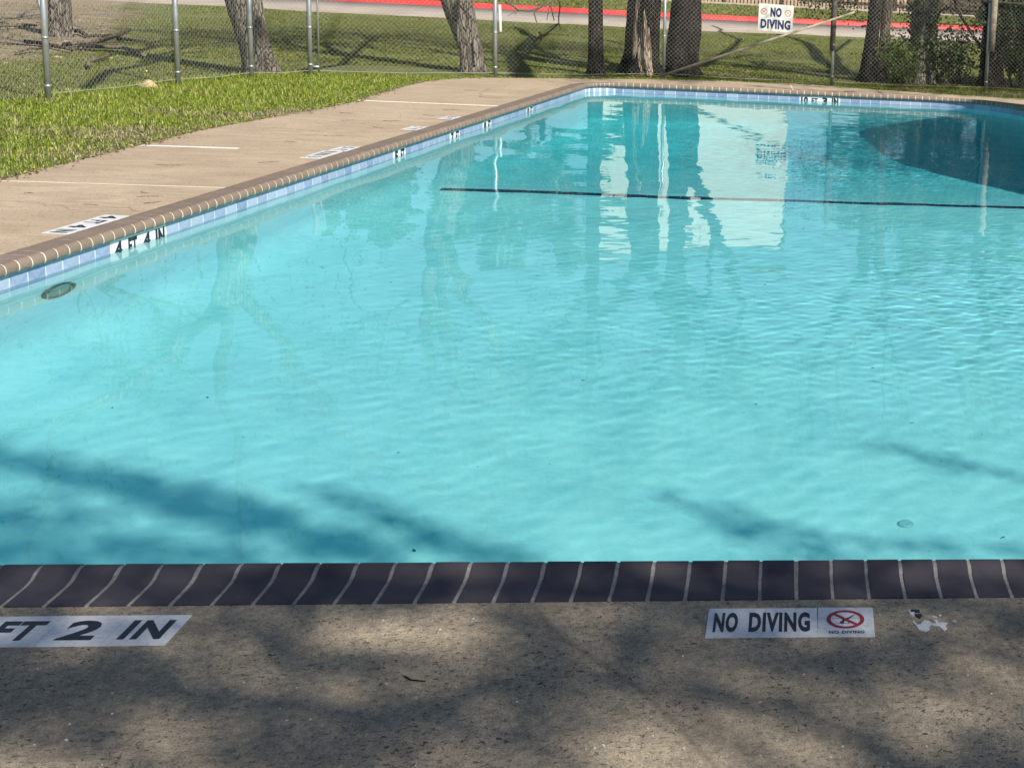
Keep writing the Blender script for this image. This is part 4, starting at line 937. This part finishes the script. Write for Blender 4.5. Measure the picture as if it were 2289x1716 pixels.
def chainlink(a, b, parent, zb=.03, zt=FH, seed=0):
    a, b = Vector((*a, 0)), Vector((*b, 0)); L_ = (b - a).length; d = (b - a) / L_; nrm = Vector((-d.y, d.x, 0)); D = .068
    nw = int(L_ / (D / 2)) - 1 ; mb = MB(); rowz = int((zt - zb) / (D / 2)); r_ = .00145
    V = []; F = []
    for k_ in range(nw + 1):
        x_ = k_ * D / 2
        for sgn in (1,):
            prev = None
            for q in range(rowz + 1):
                off = (D / 2 if (q + k_) % 2 else 0); u = min(L_, max(0, x_ + off)); z = zb + q * D / 2
                wob = .012 * noise.noise(Vector((u * 1.5, z * 1.5, seed))) ; sag = .03 * noise.noise(Vector((u * .5, z * .7, seed + 4)))
                p = a + d * (u + wob) + nrm * ((.004 if (q + k_) % 2 else -.004) + sag + .034) + Vector((0, 0, z + .01 * noise.noise(Vector((u, z, seed + 2)))))
                b0 = len(V); V += [tuple(p + d * r_), tuple(p - d * r_ * .5 + nrm * r_ * .87), tuple(p - d * r_ * .5 - nrm * r_ * .87)]
                if prev is not None:
                    for t_ in range(3): F.append((prev + t_, prev + (t_ + 1) % 3, b0 + (t_ + 1) % 3, b0 + t_))
                prev = b0
    o = mesh_np('wire_mesh', V, F, WIRE, parent); o['kind'] = 'stuff'; return o
def chainlink2(a, b, parent, seed):
    # mirrored strands complete the diamonds
    a, b = Vector((*a, 0)), Vector((*b, 0)); return chainlink(a.xy, b.xy, parent, seed=seed)
for i_ in range(len(FENCE) - 1):
    a, b = FENCE[i_], FENCE[i_ + 1]; chainlink(a, b, fence, seed=i_ * 3.3)
# the bottom tension wire sags along the ground
mb = MB()
for i_ in range(1, len(FENCE) - 1):
    a, b = Vector((*FENCE[i_], .05)), Vector((*FENCE[i_ + 1], .05)); mb.tube([a, a.lerp(b, .5) + Vector((0, 0, -.02)), b], .0025, 4, False)
mb.build('tension_wire', WIRE, fence)
# tan pole leaning on the fence
mb = MB(); pa, pb = Vector((-1.84, 20.62, .02)), Vector((1.12, 20.5, 1.16)); mb.tube([pa, pa.lerp(pb, .62), pa.lerp(pb, .62) + (pb - pa).normalized() * .01, pb], [.022, .022, .018, .018], 10)
o = mb.build('pool_pole', POLEM, None, True); tag(o, 'long tan pole leaning diagonally against the fence below the sign', 'pole')
# white pipes hanging on the fence
def pipe(top, bot, r_, label):
    mb = MB(); a, b = Vector(top), Vector(bot); mb.tube([a, b + (a - b).normalized() * .01, b], [r_, r_, r_ * .7], 12); o = mb.build('white_pipe', PVC, None, True); tag(o, label, 'pipe', 'white pipes on the fence')
pipe(c6(655, 95, 19.85), c6(668, 615, 19.85), .0195, 'white plastic pipe hanging beside the post at the deck corner')
pipe(W(82, -8, 14.9), W(91.5, 17, 14.9), .022, 'white plastic pipe end left of the leftmost post')
# NO DIVING sign on the fence
sg = empty('no_diving_sign', 'white NO DIVING sign wired to the fence, blue lettering and two red symbols', 'sign')
sy = 20.63; c0, c1 = W(1697, 10, sy), W(1771.5, 71, sy); wdt, hgt = abs(c1.x - c0.x) + .0, abs(c0.z - c1.z); cen = (c0 + c1) / 2
rot = Matrix.Rotation(R(1.2), 3, 'Y') @ Matrix.Rotation(R(-3), 3, 'Z')
def sp(x_, z_, y_=0): return cen + rot @ Vector((x_, y_, z_))
mb = MB(); mb.box(cen, (.535, .004, .415), rot); mb.build('sign_board', SIGNM, sg)
Ms = (rot @ Matrix(((1, 0, 0), (0, 0, -1), (0, 1, 0)))).to_4x4()
for txt, x_, z_, w_, h_ in (('NO', 0, .085, .17, .145), ('DIVING', 0, -.10, .46, .145)):
    Ms.translation = sp(x_, z_, -.004); text_obj(txt, w_, h_, Ms, SIGNINK, sg, bold=.05)
for sx in (-1, 1):
    mb = MB(); N = 24
    for k_ in range(N):
        a_ = 2 * math.pi * k_ / N
        for rr in (.042, .052): mb.v.append(tuple(sp(sx * .185 + math.cos(a_) * rr, .085 + math.sin(a_) * rr, -.0045)))
    for k_ in range(N): q = (k_ + 1) % N; mb.f.append((2 * k_, 2 * k_ + 1, 2 * q + 1, 2 * q))
    mb.build('symbol_ring', ORANGE, sg)
    mb = MB()
    for s_ in (1, -1): 
        e = .03; mb.add([sp(sx * .185 - e, .085 - e * s_ + .004, -.005), sp(sx * .185 + e, .085 + e * s_ + .004, -.005), sp(sx * .185 + e, .085 + e * s_ - .004, -.005), sp(sx * .185 - e, .085 - e * s_ - .004, -.005)], [(0, 1, 2, 3)])
    mb.build('symbol_slash', ORANGE, sg)
# yellow leaf on the lawn
o = quads('fallen_leaf', [(W(889, 62, 31) * 1.0)[:]], .14, plain('yellow_leaf', (.7, .6, .15), .6), 1, kind=None); tag(o, 'single yellow leaf on the lawn left of the deck corner tree', 'leaf')
d = W(889, 62, 1) - Vector((0, 0, 1.718)); hit = Vector((0, 0, 1.718)) + d * (-1.65 / d.z); o.location = hit - W(889, 62, 31)

# ------------------------------------------------------------------ wooden fence and building
wf = empty('wooden_fence', 'brown wooden picket fence beyond the red curb', 'fence')
V = []; F = []; x_ = -12.4
fy = lambda x: 57.0 + .015 * (x + 3)
mbp = MB()
while x_ < 14:
    wd = .105; mbp.box((x_ + wd / 2, fy(x_), 1.14 + random.uniform(-.01, .01)), (wd, .02, 1.75)); x_ += .152
o = mbp.build('picket', PICKET, wf); o['kind'] = 'stuff'
for k_ in range(12):
    x_ = -12.2 + k_ * 2.44; mb = MB(); mb.box((x_, fy(x_) - .035, 1.15), (.11, .06, 1.9)); mb.build('fence_post', BARK_B, wf)
mb = MB(); 
for z in (.55, 1.75): mb.box((.8, 57.07, z), (27, .05, .1))
mb.box((.8, 57.12, 1.1), (27, .01, 1.6)); mb.build('backing_rail', BARK_B, wf)
mb = MB(); mb.box((.8, 56.75, .24), (27, .3, .10)); mb.build('mow_strip', plain('mow_strip_concrete', (.46, .41, .34), .9), wf)
bd = empty('apartment_building', 'pale stucco apartment building behind the wooden fence', 'building')
mb = MB(); mb.box((-4.4, 70, 6.1), (9.6, 9, 12.2)); mb.build('wall', STUCCO, bd)
mb = MB(); mb.box((-4.4, 70, 12.35), (10.0, 9.6, .3)); mb.build('roof', ROOFM, bd)
for fl in range(4):
    for cx_ in (-6.7, -4.7):
        mb = MB(); mb.box((cx_, 65.46, 1.9 + fl * 2.9), (1.2, .06, 1.3)); fr = mb.build('window', PVC, bd)
        for q in (-.28, .28): mb = MB(); mb.box((cx_ + q, 65.42, 1.9 + fl * 2.9), (.5, .02, 1.14)); mb.build('pane', GLASSW, fr)
# trees beyond the road that show in the water
for (x_, y_, h_, sd, lb) in ((-18, 62, 10, 41, 'leafy tree second from the left beyond the road'), (-26, 60, 9, 43, 'leafy tree furthest left beyond the road'), (-10.3, 60.6, 11, 44, 'tall leafy tree against the left end of the apartment building'), (8.6, 62.5, 11, 47, 'tall leafy tree against the right end of the apartment building'), (12.5, 60.5, 11, 53, 'leafy tree beyond the wooden fence right of the tall one'), (18, 60, 9, 59, 'leafy tree furthest right beyond the wooden fence')):
    root = empty('background_tree', lb, 'tree', 'trees beyond the road'); trunk_obj(root, [(x_, y_, 0), (x_, y_, h_ * .4)], [.25, .2], BARK_B, n=10, seed=sd)
    limbs(root, [((x_, y_, h_ * .38), (random.uniform(-.5, .5), random.uniform(-.5, .5), 1), .16, h_ * .3) for _ in range(4)], BARK_B, 3, SPRING, 60, .30, seed=sd)

# ------------------------------------------------------------------ shade trees outside the picture (behind the camera)
def cast(name, label, polys_tau, branches, seed, trunk_pts, trunk_r, leaf=.12, hz=(7, 10)):
    """an unseen oak, leaves and limbs laid along the sun to shade given places"""
    root = empty(name, label, 'tree', 'trees standing outside the picture'); rr = np.random.default_rng(seed)
    trunk_obj(root, trunk_pts, trunk_r, BARK_B, seed=seed, n=18)
    s = np.array(SV)
    P = []
    for (xa, xb, ya, yb, n_, fn) in polys_tau:
        x_ = rr.uniform(xa, xb, n_); y_ = rr.uniform(ya, yb, n_); k_ = rr.uniform(0, 1, n_) < fn(x_, y_); x_, y_ = x_[k_], y_[k_]
        h = rr.uniform(*hz, len(x_)); P.append(np.stack([x_, y_, np.zeros_like(x_)], -1) + s[None] * (h / s[2])[:, None])
    quads('crown', np.concatenate(P), leaf, SPRING, 1, parent=root)
    mb = MB()
    for (pts, r_, h) in branches:
        Q = [Vector((*p, 0)) + SV * (h / SV.z) + Vector((0, 0, .25 * math.sin(i_ * 2.1))) for i_, p in enumerate(pts)]; mb.tube(Q, [r_ * (1 - .45 * i_ / max(1, len(Q) - 1)) for i_ in range(len(Q))], 8, False)
    mb.build('limbs', BARK_B, root, True); return root
def G(x, y, cx, cy, sx, sy, a=0):
    c_, s_ = math.cos(a), math.sin(a); u = (x - cx) * c_ + (y - cy) * s_; v = -(x - cx) * s_ + (y - cy) * c_; return np.exp(-(u / sx) ** 2 - (v / sy) ** 2)
def near_mask(x, y):
    m = np.where(y < 3.75, .78, 0.0)
    for g_ in ((-.99, 3.265, .15, .085, -.1, 1), (-.88, 3.25, .14, .08, -.3, 1), (-.70, 3.27, .14, .07, .0, .9), (-.28, 2.76, .17, .15, -.9, 1), (-.18, 2.58, .22, .16, -.5, 1), (-1.62, 2.70, .34, .13, 0, 1), (-1.25, 2.68, .2, .08, .1, .8), (-1.12, 2.93, .32, .09, .12, .55), (-.84, 2.95, .3, .06, .1, .3), (.12, 2.86, .28, .07, -.35, .65), (.24, 2.68, .24, .09, -.5, .7), (-.06, 2.98, .18, .06, -.3, .6), (.45, 2.80, .2, .06, -.3, .45),
              (-.88, 3.63, .16, .035, 0, .9), (-1.45, 3.72, .16, .05, 0, .9), (.62, 3.60, .24, .07, -.15, 1), (.35, 3.68, .14, .04, 0, .4), (-.27, 3.68, .12, .03, 0, .5), (-1.95, 3.48, .14, .05, 0, .6), (.60, 2.86, .16, .06, -.4, .5), (-.4, 3.38, .5, .02, 0, .4), (.28, 3.38, .15, .03, 0, .4), (-.45, 3.1, .22, .05, 0, .3), (-1.45, 3.12, .3, .05, .1, .3)):
        m = m * (1 - g_[5] * G(x, y, *g_[:5]))
    return m
def pool_mask(x, y):
    m = np.zeros_like(x)
    for g_ in ((-2.75, 5.22, .6, .12, -.2, .95), (-2.05, 5.02, .4, .10, -.3, .95), (-1.5, 4.75, .45, .13, -.45, 1), (-1.0, 4.5, .35, .12, -.4, .95), (-2.45, 4.68, .6, .14, -.1, .85), (-2.0, 4.38, .9, .16, 0, .9), (-1.05, 4.88, .18, .045, -.6, .7), (-.75, 4.68, .28, .075, -.55, .9), (-.45, 4.48, .25, .09, -.4, .95), (.45, 4.86, .2, .06, -.4, .3), (.78, 4.62, .24, .085, -.4, .6), (1.0, 4.42, .28, .08, -.2, .55), (1.45, 5.45, .25, .05, -.4, .3), (1.75, 5.28, .22, .055, -.4, .35), (1.5, 4.5, .3, .05, -.1, .5)):
        m = np.maximum(m, g_[5] * G(x, y, *g_[:5]))
    fade = np.clip((4.5 - y) / .9, 0, 1); m = np.maximum(m, fade * .35 * (y > 3.7)); return m
cast('live_oak', 'large oak behind the camera on the right whose crown shades the near deck', [(-7, 5, .3, 3.8, 62000, near_mask), (-5, 4, 3.7, 6, 30000, pool_mask)],
     [([(-6, 2.4), (-2, 3.04), (-1.1, 3.06), (-.6, 2.99), (-.1, 2.93), (.25, 2.77), (.6, 2.6), (2, 2.1)], .07, 10), ([(-3.6, 5.3), (-2.7, 5.2), (-1.9, 4.95), (-1.2, 4.6), (-.55, 4.15), (-.15, 3.5), (.1, 2.9)], .05, 9), ([(-1.15, 4.95), (-.7, 4.65), (.2, 4.2), (1.5, 3.3)], .012, 9.5)],
     71, [(8.2, -7.5, -.1), (8.3, -7.4, 3), (8.6, -7.2, 7)], [.42, .34, .26], .085, (6.8, 8.6))
def far_mask(x, y):
    m = G(x, y, -2.85, 20.4, .35, .9) * .9 + G(x, y, -1.45, 20.6, .38, .7) + G(x, y, -2.5, 20.9, .12, .5) * .7 + G(x, y, 2.3, 20.9, 1.3, .8) * .9 + G(x, y, 4.5, 21, 1.2, 1) + G(x, y, -.2, 21.5, .5, .3) * .4 + G(x, y, -7.38, 19.05, .22, .35, .6) * .95
    return np.clip(m, 0, .95)
def streak(x, y):
    return np.clip(.9 * (np.sin(y * 9 + x * 1.1 + np.sin(x * 3)) > .45) * ((y > 19.45) & (y < 20.5)) , 0, .7)
def gp_(u, v):
    d = W(u, v, 1) - Vector((0, 0, 1.718)); q = d * (-1.718 / d.z); return (q.x, q.y)
LAWNB = [([gp_(*q) for q in L_], r_, 5.5) for L_, r_ in (([(690, 160), (701, 156), (750, 138), (815, 98), (860, 84), (930, 70)], .07), ([(815, 98), (850, 112), (920, 120), (1010, 128)], .045), ([(705, 140), (790, 132), (880, 138), (960, 130)], .03),
    ([(190, 197), (262, 160), (316, 137), (390, 120), (480, 112)], .07), ([(316, 137), (440, 100), (520, 118)], .045), ([(1172, 172), (1172, 130), (1180, 80), (1150, 60)], .16), ([(1180, 95), (1240, 75), (1330, 85), (1400, 100)], .08), ([(1100, 160), (1140, 168), (1180, 170)], .07), ([(1190, 105), (1130, 92), (1060, 96)], .04),
    ([(1570, 150), (1660, 105), (1640, 85), (1590, 60)], .07), ([(1575, 155), (1650, 160), (1740, 172)], .08), ([(1935, 176), (1850, 130), (1790, 90), (1740, 75)], .14), ([(1900, 160), (1880, 120), (1890, 85)], .08), ([(1850, 130), (1800, 128), (1700, 110)], .04))]  # loose limbs joined to no trunk, added to throw branch shadows on the lawn
def lawn_mask(x, y): return G(x, y, -8.5, 29, 2.6, 3.5) * .6 + G(x, y, -5.5, 34, 5, 1.6) * .8
cast('live_oak', 'oak outside the picture to the right whose crown shades the far trunks', [(-7.6, 6, 17.5, 23, 60000, far_mask), (-.5, 5, 19.4, 20.6, 3500, streak), (-13, 1, 23, 37, 42000, lawn_mask)],
     [([(-3.2, 20.6), (-1, 20.9), (1.5, 20.7), (4, 20.2)], .07, 8)] + LAWNB, 77, [(9.6, 12.4, -.1), (9.6, 12.4, 3), (9.3, 12.6, 7.5)], [.4, .32, .24], .085, (6.5, 8.5))
